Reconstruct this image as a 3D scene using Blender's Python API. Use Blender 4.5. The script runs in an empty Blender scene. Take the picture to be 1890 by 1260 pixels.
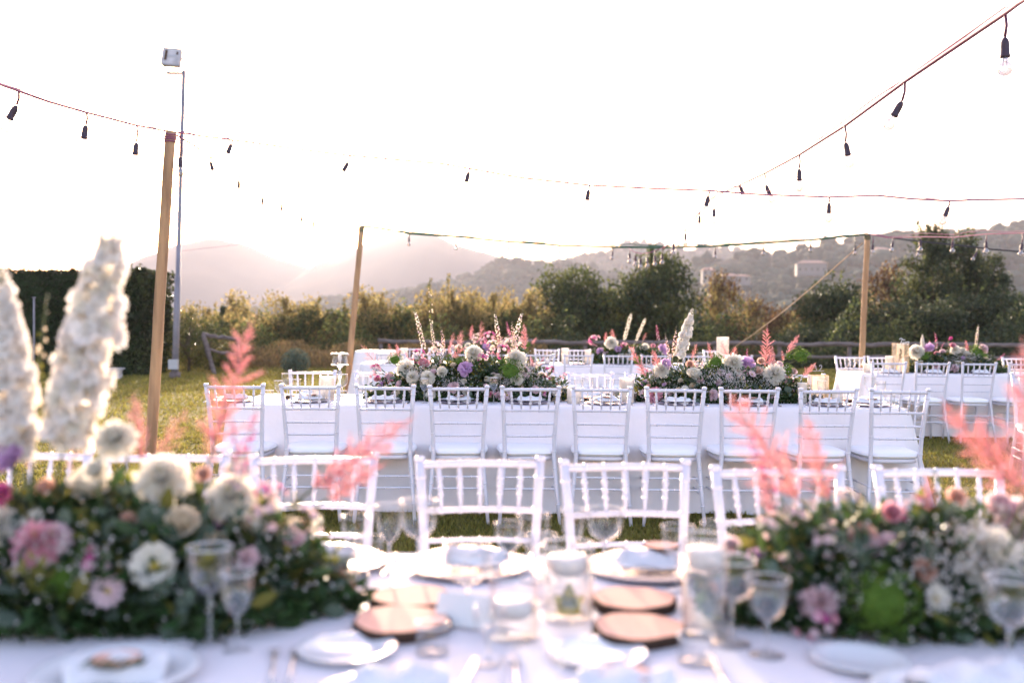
import bpy, math, random
import numpy as np
from mathutils import Vector, Matrix, Euler, noise as mnoise

C = bpy.context.scene.collection
SC = bpy.context.scene
rnd = random.Random(7)
rng = np.random.default_rng(7)
PI = math.pi

# ------------------------------------------------------------------ camera
FPX = 1837.0                      # focal length in pixels of a 1890 px wide frame (35 mm lens)
CAMZ = 1.335
cam_d = bpy.data.cameras.new('camera')
cam_d.lens = 35.0; cam_d.sensor_width = 36.0
cam_d.clip_start = 0.05; cam_d.clip_end = 30000
cam_d.dof.use_dof = True
cam_d.dof.focus_distance = 6.7
cam_d.dof.aperture_fstop = 1.75
cam = bpy.data.objects.new('camera', cam_d); C.objects.link(cam)
RCAM = Euler((math.radians(90 - 1.12), 0, 0)).to_matrix() @ Matrix.Rotation(math.radians(0.40), 3, 'Z')
cam.matrix_world = Matrix.Translation((0, 0, CAMZ)) @ RCAM.to_4x4()
SC.camera = cam
# ------------------------------------------------------------------ sun, sky, exposure
SUN_AZ, SUN_EL = math.radians(-9.6), math.radians(8.0)      # a little left of the view, low
sun_dir = Vector((math.sin(SUN_AZ) * math.cos(SUN_EL), math.cos(SUN_AZ) * math.cos(SUN_EL), math.sin(SUN_EL)))
sd = bpy.data.lights.new('sun', 'SUN'); sd.energy = 3.8; sd.angle = math.radians(0.6); sd.color = (1.0, 0.82, 0.62)
so = bpy.data.objects.new('sun', sd); C.objects.link(so)
so.rotation_euler = (-sun_dir).to_track_quat('-Z', 'Y').to_euler(); so.location = (-6, 30, 12)
W = bpy.data.worlds.new('World'); SC.world = W; W.use_nodes = True
wn = W.node_tree; wn.nodes.clear()
sky = wn.nodes.new('ShaderNodeTexSky'); sky.sky_type = 'NISHITA'; sky.sun_disc = False
sky.sun_elevation = SUN_EL; sky.sun_rotation = SUN_AZ
sky.air_density = 1.0; sky.dust_density = 3.0; sky.ozone_density = 1.6
bg = wn.nodes.new('ShaderNodeBackground'); bg.inputs[1].default_value = 0.15
wo = wn.nodes.new('ShaderNodeOutputWorld')
tint = wn.nodes.new('ShaderNodeMix'); tint.data_type = 'RGBA'; tint.blend_type = 'MULTIPLY'; tint.inputs[0].default_value = 1.0
tint.inputs[7].default_value = (1.32, 1.02, 1.04, 1)      # a slightly rosy evening sky, the same all round
wn.links.new(sky.outputs[0], tint.inputs[6]); wn.links.new(tint.outputs[2], bg.inputs[0]); wn.links.new(bg.outputs[0], wo.inputs[0])
SC.view_settings.view_transform = 'Standard'; SC.view_settings.look = 'None'
SC.view_settings.gamma = 1.0; SC.view_settings.use_curve_mapping = False
SC.view_settings.exposure = 2.68
HAZE_DENSITY = 0.00021
SC.render.engine = 'CYCLES'
SC.cycles.use_denoising = True
SC.cycles.max_bounces = 8; SC.cycles.diffuse_bounces = 3; SC.cycles.glossy_bounces = 3
SC.cycles.transmission_bounces = 8; SC.cycles.transparent_max_bounces = 16; SC.cycles.volume_bounces = 0
SC.cycles.caustics_reflective = False; SC.cycles.caustics_refractive = False
SC.cycles.sample_clamp_indirect = 6.0

def P(px, py, D):
    """world point that stands at depth D (metres along +Y) on the sight line through a pixel of the 1890x1260 frame"""
    v = RCAM @ Vector(((px - 945) / FPX, -(py - 630) / FPX, -1.0))
    return Vector((0, 0, CAMZ)) + v * (D / v.y)
def ray(px, py):
    return (RCAM @ Vector(((px - 945) / FPX, -(py - 630) / FPX, -1.0))).normalized()

# ------------------------------------------------------------------ materials
def new_mat(name):
    m = bpy.data.materials.new(name); m.use_nodes = True
    return m, m.node_tree, m.node_tree.nodes['Principled BSDF']
def mat(name, col, rough=0.5, spec=0.5, var=0.0, scale=8.0, metal=0.0, trans=0.0, island=0.0, bump=0.0, bscale=None, col2=None, tcol=None, coat=0.0, sheen=0.0, stretch=None):
    m, nt, b = new_mat(name)
    b.inputs['Base Color'].default_value = (*col, 1); b.inputs['Roughness'].default_value = rough
    b.inputs['Specular IOR Level'].default_value = spec; b.inputs['Metallic'].default_value = metal
    if coat: b.inputs['Coat Weight'].default_value = coat
    if sheen: b.inputs['Sheen Weight'].default_value = sheen
    src = None
    tc = nt.nodes.new('ShaderNodeTexCoord')
    vec = tc.outputs['Object']
    if stretch:
        mp = nt.nodes.new('ShaderNodeMapping'); mp.inputs['Scale'].default_value = stretch
        nt.links.new(vec, mp.inputs[0]); vec = mp.outputs[0]
    if var or col2:
        nz = nt.nodes.new('ShaderNodeTexNoise'); nz.inputs['Scale'].default_value = scale; nz.inputs['Detail'].default_value = 6
        nt.links.new(vec, nz.inputs['Vector'])
        cr = nt.nodes.new('ShaderNodeValToRGB')
        c2 = col2 or tuple(min(1, c * (1 + var)) for c in col)
        c1 = col if col2 else tuple(c * (1 - var) for c in col)
        cr.color_ramp.elements[0].position = 0.35; cr.color_ramp.elements[1].position = 0.65
        cr.color_ramp.elements[0].color = (*c1, 1); cr.color_ramp.elements[1].color = (*c2, 1)
        nt.links.new(nz.outputs['Fac'], cr.inputs[0]); src = cr.outputs[0]
    if island:
        ge = nt.nodes.new('ShaderNodeNewGeometry')
        hs = nt.nodes.new('ShaderNodeHueSaturation')
        mr = nt.nodes.new('ShaderNodeMapRange'); mr.inputs['To Min'].default_value = 1 - island; mr.inputs['To Max'].default_value = 1 + island
        mh = nt.nodes.new('ShaderNodeMapRange'); mh.inputs['To Min'].default_value = 0.5 - island * 0.06; mh.inputs['To Max'].default_value = 0.5 + island * 0.04
        wn_ = nt.nodes.new('ShaderNodeTexWhiteNoise'); wn_.noise_dimensions = '1D'
        nt.links.new(ge.outputs['Random Per Island'], mr.inputs[0]); nt.links.new(ge.outputs['Random Per Island'], wn_.inputs['W'])
        nt.links.new(wn_.outputs[0], mh.inputs[0])
        nt.links.new(mr.outputs[0], hs.inputs['Value']); nt.links.new(mh.outputs[0], hs.inputs['Hue'])
        if src: nt.links.new(src, hs.inputs['Color'])
        else: hs.inputs['Color'].default_value = (*col, 1)
        src = hs.outputs[0]
    if src: nt.links.new(src, b.inputs['Base Color'])
    if bump:
        nb = nt.nodes.new('ShaderNodeTexNoise'); nb.inputs['Scale'].default_value = bscale or scale * 4; nb.inputs['Detail'].default_value = 5
        bp = nt.nodes.new('ShaderNodeBump'); bp.inputs['Strength'].default_value = bump; bp.inputs['Distance'].default_value = 0.02
        nt.links.new(vec, nb.inputs['Vector']); nt.links.new(nb.outputs['Fac'], bp.inputs['Height']); nt.links.new(bp.outputs[0], b.inputs['Normal'])
    if trans:
        tr = nt.nodes.new('ShaderNodeBsdfTranslucent'); mx = nt.nodes.new('ShaderNodeMixShader'); mx.inputs[0].default_value = trans
        out = nt.nodes['Material Output']
        if tcol: tr.inputs[0].default_value = (*tcol, 1)
        elif src: nt.links.new(src, tr.inputs[0])
        else: tr.inputs[0].default_value = (*col, 1)
        nt.links.new(b.outputs[0], mx.inputs[1]); nt.links.new(tr.outputs[0], mx.inputs[2]); nt.links.new(mx.outputs[0], out.inputs[0])
    return m
def thin_glass(name, tint=(1, 1, 1), gloss=0.06, edge=0.5, rough=0.02):
    m = bpy.data.materials.new(name); m.use_nodes = True; nt = m.node_tree; nt.nodes.clear()
    t = nt.nodes.new('ShaderNodeBsdfTransparent'); t.inputs[0].default_value = (*tint, 1)
    g = nt.nodes.new('ShaderNodeBsdfGlossy'); g.inputs['Roughness'].default_value = rough
    lw = nt.nodes.new('ShaderNodeLayerWeight'); lw.inputs[0].default_value = 0.30
    mr = nt.nodes.new('ShaderNodeMapRange'); mr.inputs['To Min'].default_value = gloss; mr.inputs['To Max'].default_value = edge
    mx = nt.nodes.new('ShaderNodeMixShader'); o = nt.nodes.new('ShaderNodeOutputMaterial')
    nt.links.new(lw.outputs['Facing'], mr.inputs[0]); nt.links.new(mr.outputs[0], mx.inputs[0])
    nt.links.new(t.outputs[0], mx.inputs[1]); nt.links.new(g.outputs[0], mx.inputs[2]); nt.links.new(mx.outputs[0], o.inputs[0])
    return m
M = {}
M['paint'] = mat('white_chair_paint', (0.66, 0.635, 0.70), 0.32, 0.5, var=0.03, scale=14, bump=0.05, bscale=60)
M['cushion'] = mat('white_cushion_fabric', (0.82, 0.81, 0.83), 0.85, 0.2, bump=0.15, bscale=300, sheen=0.2)
M['cloth'] = mat('white_table_linen', (0.83, 0.80, 0.83), 0.6, 0.35, var=0.02, scale=3, bump=0.30, bscale=9, trans=0.14, tcol=(0.85, 0.76, 0.74))
M['cotton'] = mat('white_napkin_cotton', (0.82, 0.81, 0.82), 0.9, 0.2, bump=0.2, bscale=120, trans=0.15)
M['china'] = mat('glazed_white_china', (0.82, 0.82, 0.83), 0.12, 0.6, coat=0.4)
M['charger'] = mat('lilac_grey_charger', (0.42, 0.37, 0.44), 0.25, 0.6, coat=0.3)
M['steel'] = mat('polished_cutlery', (0.75, 0.74, 0.73), 0.16, 0.5, metal=1.0)
M['brass'] = mat('brushed_brass', (0.62, 0.45, 0.28), 0.25, 0.5, metal=1.0)
M['wax'] = mat('white_candle_wax', (0.85, 0.82, 0.78), 0.45, 0.4, trans=0.25)
M['paper'] = mat('ivory_card_paper', (0.80, 0.78, 0.76), 0.8, 0.2, trans=0.1)
M['glass'] = thin_glass('clear_thin_glass', (0.985, 0.985, 0.985), 0.07, 0.65)
M['rim_glint'] = mat('white_glint_rim', (0.85, 0.84, 0.85), 0.07, 0.9)  # opaque white rim, bright sun glints put into its colour
M['jarglass'] = thin_glass('candle_jar_glass', (0.985, 0.98, 0.975), 0.07, 0.7)
M['bulb'] = thin_glass('clear_bulb_glass', (0.66, 0.64, 0.66), 0.2, 0.9)
M['frost'] = mat('frosted_candle_glass', (0.80, 0.72, 0.62), 0.35, 0.5, var=0.15, scale=30, trans=0.45)
M['water'] = thin_glass('still_water', (0.93, 0.95, 0.95), 0.10, 0.6)
M['stemglass'] = mat('solid_glass_stem', (0.9, 0.9, 0.92), 0.05, 0.6); M['stemglass'].node_tree.nodes['Principled BSDF'].inputs['Transmission Weight'].default_value = 0.85
M['filament'] = mat('bulb_filament', (0.5, 0.4, 0.3), 0.4)
M['socket'] = mat('black_rubber_socket', (0.045, 0.024, 0.040), 0.5, 0.4)
M['cable_w'] = mat('pale_mauve_cable', (0.30, 0.09, 0.17), 0.6)
M['lead'] = mat('fringe_tinted_lead', (0.10, 0.02, 0.06), 0.6)  # plum tint paints lens colour fringing onto the dark leads
M['cable_g'] = mat('dark_green_cable', (0.03, 0.09, 0.055), 0.6)
M['cable_k'] = mat('black_cable', (0.03, 0.03, 0.035), 0.6)
M['rope'] = mat('tan_rope', (0.42, 0.29, 0.18), 0.9, bump=0.4, bscale=60)
M['post'] = mat('weathered_pine', (0.50, 0.30, 0.16), 0.8, 0.25, scale=2.2, col2=(0.28, 0.165, 0.095), bump=0.5, bscale=20, stretch=(6, 6, 0.7))
M['rail'] = mat('grey_weathered_log', (0.20, 0.16, 0.15), 0.9, 0.2, scale=3, col2=(0.12, 0.095, 0.09), bump=0.6, bscale=12, stretch=(1, 4, 4))
M['pole'] = mat('galvanised_pole', (0.22, 0.205, 0.235), 0.6, 0.4, var=0.15, scale=3)
M['lampbody'] = mat('grey_lamp_casting', (0.42, 0.38, 0.38), 0.5, var=0.1)
M['lampglass'] = mat('floodlight_glass', (0.50, 0.46, 0.46), 0.1, 0.6, var=0.2, scale=6)
M['concrete'] = mat('pale_concrete', (0.42, 0.42, 0.44), 0.9, 0.2, var=0.2, scale=9, bump=0.3)
M['plastic'] = mat('white_box_plastic', (0.42, 0.42, 0.44), 0.5)
M['wood_top'] = mat('cut_log_face', (0.62, 0.40, 0.27), 0.9, 0.1, scale=18, col2=(0.50, 0.30, 0.19), bump=0.2, stretch=(1, 1, 1))
M['bark'] = mat('log_bark', (0.10, 0.06, 0.04), 0.95, 0.2, var=0.4, scale=30, bump=0.8, bscale=60)
M['trunk'] = mat('tree_bark', (0.11, 0.085, 0.06), 0.95, 0.2, var=0.3, scale=5, bump=0.6)
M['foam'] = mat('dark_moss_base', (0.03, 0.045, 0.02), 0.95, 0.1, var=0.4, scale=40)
def leafm(n, c, t=0.35, isl=0.35, r=0.65, tc=None): return mat(n, c, r, 0.25, trans=t, island=isl, tcol=tc)
M['leaf_dark'] = leafm('dark_tree_leaf', (0.048, 0.066, 0.030), 0.30)
M['leaf_mid'] = leafm('mid_tree_leaf', (0.085, 0.105, 0.038), 0.5)
M['leaf_gold'] = leafm('sun_glow_gold_leaf', (0.25, 0.21, 0.085), 0.62)  # gold leaf, lightened so its colour also carries the sun's glow
M['leaf_rust'] = leafm('rusty_autumn_leaf', (0.115, 0.072, 0.038), 0.40)
M['leaf_hedge'] = leafm('hedge_leaf', (0.026, 0.034, 0.014), 0.22, r=0.7)
M['leaf_laurel'] = leafm('laurel_leaf', (0.062, 0.080, 0.030), 0.32, r=0.35)
M['leaf_lit'] = leafm('sunlit_tone_leaf', (0.13, 0.13, 0.035), 0.45)  # lit copy of the laurel green, sunlight put into the leaf colour
M['dry'] = leafm('dry_grass', (0.22, 0.16, 0.07), 0.4)
M['euc'] = leafm('eucalyptus_leaf', (0.105, 0.145, 0.105), 0.25, 0.3)
M['rusc'] = leafm('ruscus_leaf', (0.044, 0.085, 0.028), 0.4, 0.4, 0.35)
M['yleaf'] = leafm('yellowish_leaf', (0.20, 0.20, 0.045), 0.5, 0.35)
M['stem'] = mat('flower_stem', (0.14, 0.16, 0.06), 0.6, trans=0.2)
def petm(n, c, t=0.45, isl=0.1): return mat(n, c, 0.6, 0.2, trans=t, island=isl)
M['p_white'] = petm('white_petal', (0.82, 0.78, 0.68), 0.5)
M['p_spire'] = petm('spire_petal', (0.86, 0.82, 0.77), 0.5)
M['p_cream'] = petm('cream_petal', (0.78, 0.68, 0.52))
M['p_peach'] = petm('peach_petal', (0.75, 0.50, 0.40))
M['p_pink'] = petm('pink_petal', (0.72, 0.36, 0.42))
M['p_blush'] = petm('blush_petal', (0.78, 0.60, 0.62))
M['p_lilac'] = petm('lilac_petal', (0.66, 0.44, 0.66))
M['p_magenta'] = petm('magenta_petal', (0.62, 0.14, 0.34))
M['p_astilbe'] = petm('astilbe_pink', (0.78, 0.32, 0.32), 0.5, 0.25)
M['p_apale'] = petm('astilbe_pale_pink', (0.84, 0.50, 0.45), 0.5, 0.25)
M['p_green'] = petm('green_bloom', (0.10, 0.18, 0.025), 0.35, 0.35)
M['centre'] = mat('flower_centre', (0.45, 0.33, 0.06), 0.8, var=0.3, scale=60)
M['gyp'] = petm('gypsophila_white', (0.80, 0.76, 0.72), 0.4, 0.2)
M['grass'] = mat('grass_blade', (0.21, 0.195, 0.045), 0.55, 0.2, trans=0.5, island=0.4)
M['wall'] = mat('haze_dulled_house_wall', (0.155, 0.15, 0.15), 0.9)  # wall dulled to put the low contrast of haze into its colour
M['tile'] = mat('house_roof_tile', (0.36, 0.22, 0.16), 0.9, var=0.2)
M['pane'] = mat('dark_window_pane', (0.05, 0.05, 0.06), 0.1)
M['stone'] = mat('castle_stone', (0.26, 0.22, 0.20), 0.95, var=0.2, scale=0.1)

# ------------------------------------------------------------------ mesh helpers
class G:
    def __init__(s): s.v = []; s.f = []; s.m = []; s.mats = []
    def mi(s, m):
        if m not in s.mats: s.mats.append(m)
        return s.mats.index(m)
    def add(s, vs, fs, m):
        k = len(s.v); i = s.mi(m)
        s.v.extend(vs); s.f.extend([tuple(a + k for a in f) for f in fs]); s.m.extend([i] * len(fs))
    def box(s, c, d, m, rz=0.0, taper=1.0):
        R = Matrix.Rotation(rz, 3, 'Z'); c = Vector(c); vs = []
        for z in (-1, 1):
            t = taper if z > 0 else 1
            for x, y in ((-1, -1), (1, -1), (1, 1), (-1, 1)):
                vs.append(c + R @ Vector((x * d[0] / 2 * t, y * d[1] / 2 * t, z * d[2] / 2)))
        s.add(vs, [(3, 2, 1, 0), (4, 5, 6, 7), (0, 1, 5, 4), (1, 2, 6, 5), (2, 3, 7, 6), (3, 0, 4, 7)], m)
    def tube(s, pts, rad, m, n=8, cap=True):
        pts = [Vector(p) for p in pts]
        if not hasattr(rad, '__len__'): rad = [rad] * len(pts)
        vs = []; fs = []; ref = None
        for i, p in enumerate(pts):
            t = (pts[min(i + 1, len(pts) - 1)] - pts[max(i - 1, 0)])
            if t.length < 1e-9: t = Vector((0, 0, 1))
            t.normalize()
            if ref is None: ref = Vector((1, 0, 0)) if abs(t.x) < 0.9 else Vector((0, 1, 0))
            u = (ref - t * ref.dot(t)).normalized(); ref = u; w = t.cross(u)
            for k in range(n):
                a = 2 * PI * k / n
                vs.append(p + (u * math.cos(a) + w * math.sin(a)) * rad[i])
        for i in range(len(pts) - 1):
            for k in range(n):
                fs.append((i * n + k, i * n + (k + 1) % n, (i + 1) * n + (k + 1) % n, (i + 1) * n + k))
        if cap:
            fs.append(tuple(range(n))[::-1]); fs.append(tuple((len(pts) - 1) * n + k for k in range(n)))
        s.add(vs, fs, m)
    def lathe(s, prof, m, n=20, c=(0, 0, 0), cap0=False, cap1=False, sx=1.0, sy=1.0):
        c = Vector(c); vs = []; fs = []
        for r, z in prof:
            for k in range(n):
                a = 2 * PI * k / n; vs.append(c + Vector((r * math.cos(a) * sx, r * math.sin(a) * sy, z)))
        for i in range(len(prof) - 1):
            for k in range(n):
                fs.append((i * n + k, i * n + (k + 1) % n, (i + 1) * n + (k + 1) % n, (i + 1) * n + k))
        if cap0: fs.append(tuple(range(n))[::-1])
        if cap1: fs.append(tuple((len(prof) - 1) * n + k for k in range(n)))
        s.add(vs, fs, m)
    def petal(s, o, d, up, L, Wd, m, cup=0.25, curl=0.0, prof=(0.35, 0.9, 1.0, 0.45)):
        o = Vector(o); d = Vector(d).normalized(); up = Vector(up); up = (up - d * up.dot(d))
        if up.length < 1e-6: up = d.orthogonal()
        up.normalize(); x = d.cross(up); vs = []; fs = []
        n = len(prof)
        for i, w in enumerate(prof):
            t = i / (n - 1)
            c = o + d * (L * t) + up * (curl * L * t * t)
            for j in (-1, 0, 1):
                vs.append(c + x * (j * w * Wd / 2) + up * (cup * Wd * 0.5 * abs(j) * w))
        for i in range(n - 1):
            for j in range(2):
                a = i * 3 + j; fs.append((a, a + 1, a + 4, a + 3))
        s.add(vs, fs, m)
    def mesh(s, name, smooth=True):
        me = bpy.data.meshes.new(name); me.from_pydata([tuple(v) for v in s.v], [], s.f)
        for m in s.mats: me.materials.append(M[m] if isinstance(m, str) else m)
        me.polygons.foreach_set('material_index', s.m)
        if smooth: me.polygons.foreach_set('use_smooth', [True] * len(s.f))
        me.update(); return me
def ob(name, me, parent=None, loc=None, rot=None, scale=None):
    o = bpy.data.objects.new(name, me); C.objects.link(o)
    if parent: o.parent = parent
    if loc is not None: o.location = loc
    if rot is not None: o.rotation_euler = rot
    if scale is not None: o.scale = scale if hasattr(scale, '__len__') else (scale,) * 3
    return o
def tag(o, label=None, cat=None, group=None, kind=None):
    if label: o['label'] = label
    if cat: o['category'] = cat
    if group: o['group'] = group
    if kind: o['kind'] = kind
    return o
def thing(name, label, cat, loc=(0, 0, 0), rz=0.0, group=None):
    return tag(ob(name, None, None, loc, (0, 0, rz)), label, cat, group)
def copy_tree(o, parent=None):
    c = o.copy(); C.objects.link(c); c.parent = parent
    for ch in o.children: copy_tree(ch, c)
    return c
def np_mesh(name, verts, faces, mats, midx=None, smooth=False):
    """verts (n,3), faces (k,m) all of one size"""
    me = bpy.data.meshes.new(name); nv = len(verts); nf, k = faces.shape
    me.vertices.add(nv); me.vertices.foreach_set('co', np.asarray(verts, np.float32).ravel())
    me.loops.add(nf * k); me.loops.foreach_set('vertex_index', faces.astype(np.int32).ravel())
    me.polygons.add(nf); me.polygons.foreach_set('loop_start', np.arange(0, nf * k, k, dtype=np.int32))
    try: me.polygons.foreach_set('loop_total', np.full(nf, k, dtype=np.int32))
    except Exception: pass
    for m in mats: me.materials.append(M[m])
    if midx is not None: me.polygons.foreach_set('material_index', np.asarray(midx, np.int32))
    if smooth: me.polygons.foreach_set('use_smooth', np.ones(nf, bool))
    me.update(calc_edges=True); me.validate(); return me
def leaf_arrays(pos, size, r=rng, aspect=0.5, d=None, jitter=1.0, fold=0.18):
    n = len(pos); a = r.normal(size=(n, 3))
    if d is not None: a = a * jitter + d
    a /= np.linalg.norm(a, axis=1, keepdims=True) + 1e-9
    b = np.cross(a, r.normal(size=(n, 3))); b /= np.linalg.norm(b, axis=1, keepdims=True) + 1e-9
    c = np.cross(a, b); size = np.broadcast_to(np.asarray(size, float), (n,))[:, None]
    p0 = pos - a * size * 0.5; p2 = pos + a * size * 0.5
    p1 = pos + b * size * aspect * 0.5 + c * size * fold; p3 = pos - b * size * aspect * 0.5 + c * size * fold
    v = np.stack([p0, p1, p2, p3], 1).reshape(-1, 3)
    f = np.arange(n * 4).reshape(n, 4)
    return v, f
def leaves_mesh(name, groups):
    """groups: list of (pos, size, material, aspect, dirs)"""
    vs = []; fs = []; mi = []; mats = []; k = 0
    for pos, size, m, asp, d in groups:
        if len(pos) == 0: continue
        v, f = leaf_arrays(pos, size, aspect=asp, d=d)
        if m not in mats: mats.append(m)
        vs.append(v); fs.append(f + k); mi.append(np.full(len(f), mats.index(m))); k += len(v)
    return np_mesh(name, np.concatenate(vs), np.concatenate(fs), mats, np.concatenate(mi))
def ordinal(i):
    return ['first', 'second', 'third', 'fourth', 'fifth', 'sixth', 'seventh', 'eighth', 'ninth', 'tenth', 'eleventh', 'twelfth'][i]

# ------------------------------------------------------------------ ground
def ground_z(x, y):
    e = 29.5
    if y <= e: return 0.0
    t = y - e
    z = -6.0 * (1 - math.exp(-t / 14.0)) - 0.03 * min(t, 400)
    return z
def build_ground():
    ys = list(np.linspace(-30, 28, 14)) + [29.5, 30.5, 32, 34, 37, 41, 46, 55, 70, 100, 150, 220, 300, 450, 700, 1100, 1800, 2600, 3800, 6000, 9000]
    xs = [-6000, -3000, -1500, -700, -300, -120, -60, -30, -15, -8, -3, 0, 3, 8, 15, 30, 60, 120, 300, 700, 1500, 3000, 6000]
    V = [(x, y, ground_z(x, y)) for y in ys for x in xs]; n = len(xs)
    F = [(j * n + i, j * n + i + 1, (j + 1) * n + i + 1, (j + 1) * n + i) for j in range(len(ys) - 1) for i in range(n - 1)]
    me = bpy.data.meshes.new('ground'); me.from_pydata(V, [], F)
    m, nt, b = new_mat('lawn_and_valley_floor')
    tc = nt.nodes.new('ShaderNodeTexCoord')
    n1 = nt.nodes.new('ShaderNodeTexNoise'); n1.inputs['Scale'].default_value = 0.9; n1.inputs['Detail'].default_value = 8
    n2 = nt.nodes.new('ShaderNodeTexNoise'); n2.inputs['Scale'].default_value = 26; n2.inputs['Detail'].default_value = 6
    cr = nt.nodes.new('ShaderNodeValToRGB'); cr.color_ramp.elements[0].position = 0.32; cr.color_ramp.elements[1].position = 0.7
    cr.color_ramp.elements[0].color = (0.085, 0.10, 0.028, 1); cr.color_ramp.elements[1].color = (0.27, 0.21, 0.06, 1)
    mxx = nt.nodes.new('ShaderNodeMath'); mxx.operation = 'MULTIPLY_ADD'; mxx.inputs[1].default_value = 0.5
    nt.links.new(tc.outputs['Object'], n1.inputs['Vector']); nt.links.new(tc.outputs['Object'], n2.inputs['Vector'])
    h = nt.nodes.new('ShaderNodeMath'); h.operation = 'MULTIPLY'; h.inputs[1].default_value = 0.5
    nt.links.new(n1.outputs['Fac'], h.inputs[0]); nt.links.new(n2.outputs['Fac'], mxx.inputs[0]); nt.links.new(h.outputs[0], mxx.inputs[2])
    nt.links.new(mxx.outputs[0], cr.inputs[0]); nt.links.new(cr.outputs[0], b.inputs['Base Color'])
    b.inputs['Roughness'].default_value = 0.95; b.inputs['Specular IOR Level'].default_value = 0.1
    bp = nt.nodes.new('ShaderNodeBump'); bp.inputs['Strength'].default_value = 0.9; bp.inputs['Distance'].default_value = 0.05
    nt.links.new(n2.outputs['Fac'], bp.inputs['Height']); nt.links.new(bp.outputs[0], b.inputs['Normal'])
    me.materials.append(m)
    tag(ob('ground', me), kind='structure')
build_ground()

def build_grass():
    segs = [(-3.8, 3.9, 3.3, 7.0, 3000, 0.045), (-7.0, 9.5, 7.0, 12.5, 800, 0.05), (-11.5, 14, 12.5, 24, 300, 0.055), (-12, 17, 24, 29.5, 140, 0.06)]
    V = []; F = []; k = 0
    for x0, x1, y0, y1, den, h in segs:
        n = int((x1 - x0) * (y1 - y0) * den)
        p = np.stack([rng.uniform(x0, x1, n), rng.uniform(y0, y1, n), np.zeros(n)], 1)
        a = rng.uniform(0, 2 * PI, n); hh = h * rng.uniform(0.4, 1.15, n); w = 0.0035 * (1 + (p[:, 1] / 7) ** 1.1)
        # clumping
        cl = 0.5 + 0.5 * np.sin(p[:, 0] * 5.1 + np.sin(p[:, 1] * 3.7) * 2) * np.sin(p[:, 1] * 4.3 + np.sin(p[:, 0] * 2.9) * 2)
        hh *= 0.6 + 0.6 * cl
        s = np.stack([np.cos(a) * w, np.sin(a) * w, np.zeros(n)], 1)
        lean = np.stack([rng.normal(0, 0.45, n) * hh, rng.normal(0, 0.45, n) * hh, hh], 1)
        v = np.stack([p - s, p + s, p + lean], 1).reshape(-1, 3)
        V.append(v); F.append(np.arange(n * 3).reshape(n, 3) + k); k += n * 3
    me = np_mesh('grass', np.concatenate(V), np.concatenate(F), ['grass'])
    tag(ob('grass', me), 'short clipped lawn grass between and around the banquet tables', 'grass', kind='stuff')
build_grass()

# ------------------------------------------------------------------ hills and mountains
def hill_mat(name, c1, c2, sc):
    return mat(name, c1, 0.95, 0.1, col2=c2, scale=sc, bump=1.0, bscale=sc * 3)
M['hillA'] = hill_mat('wooded_hillside', (0.026, 0.040, 0.030), (0.062, 0.064, 0.046), 0.02)
M['hillB'] = hill_mat('distant_mountain_slope', (0.045, 0.05, 0.045), (0.075, 0.07, 0.06), 0.006)
def interp(pts, x):
    if x <= pts[0][0]: return pts[0][1]
    for (a, b), (c, d) in zip(pts, pts[1:]):
        if x <= c:
            t = (x - a) / (c - a); t = t * t * (3 - 2 * t) * 0.4 + t * 0.6
            return b + (d - b) * t
    return pts[-1][1]
def ridge(name, pts, Dc, Df, mname, amp, nsc, pw=1.25, nu=220, nv=26, seed=0.0, back=0.35):
    px0, px1 = pts[0][0], pts[-1][0]; V = []; vs = []
    rows = []
    def crest(px):
        return P(px, interp(pts, px), Dc)
    for j in range(nv + 1):
        t = j / nv
        if t <= 0.8: tt = t / 0.8; y = Df + (Dc - Df) * tt; hfac = tt ** pw
        else: tt = (t - 0.8) / 0.2; y = Dc + (Dc - Df) * back * tt; hfac = 1 - 0.6 * tt * tt
        for i in range(nu + 1):
            px = px0 + (px1 - px0) * i / nu; c = crest(px)
            zf = ground_z(0, Df) - 2
            edge = 1.0
            z = zf + (c.z - zf) * hfac
            nz = mnoise.fractal(Vector((c.x / nsc + seed, y / nsc, seed)), 1.0, 2.2, 6)
            z += nz * amp * (0.15 if j == int(nv * 0.8) else min(1, 4 * hfac * (1.25 - hfac)))
            V.append((c.x, y, z))
    n = nu + 1
    F = [(j * n + i, j * n + i + 1, (j + 1) * n + i + 1, (j + 1) * n + i) for j in range(nv) for i in range(nu)]
    me = bpy.data.meshes.new(name); me.from_pydata(V, [], F); me.materials.append(M[mname])
    me.polygons.foreach_set('use_smooth', [True] * len(F)); me.update()
    tag(ob(name, me), kind='structure')
    return np.array(V).reshape(nv + 1, nu + 1, 3)
ridge('mountain', [(-420, 520), (-200, 505), (60, 500), (230, 490), (280, 466), (340, 444), (400, 431), (450, 441), (520, 470), (600, 498), (700, 530)], 2100, 1300, 'hillB', 28, 420, seed=1.3)
ridge('mountain', [(430, 560), (520, 530), (600, 490), (680, 452), (740, 436), (775, 435), (800, 443), (835, 463), (880, 476), (940, 482), (1010, 485), (1080, 500), (1160, 540)], 1950, 1200, 'hillB', 26, 360, seed=4.1)
ridge('mountain', [(820, 500), (860, 472), (905, 468), (960, 478), (1020, 492), (1080, 510)], 2600, 2100, 'hillB', 15, 360, seed=9.1)
RB = ridge('hill', [(430, 600), (560, 570), (640, 553), (720, 545), (800, 531), (850, 519), (880, 515), (905, 504), (935, 496), (955, 503), (1010, 500), (1060, 506), (1100, 514), (1150, 533), (1230, 560), (1300, 580)], 1000, 500, 'hillA', 12, 160, seed=2.2)
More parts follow.
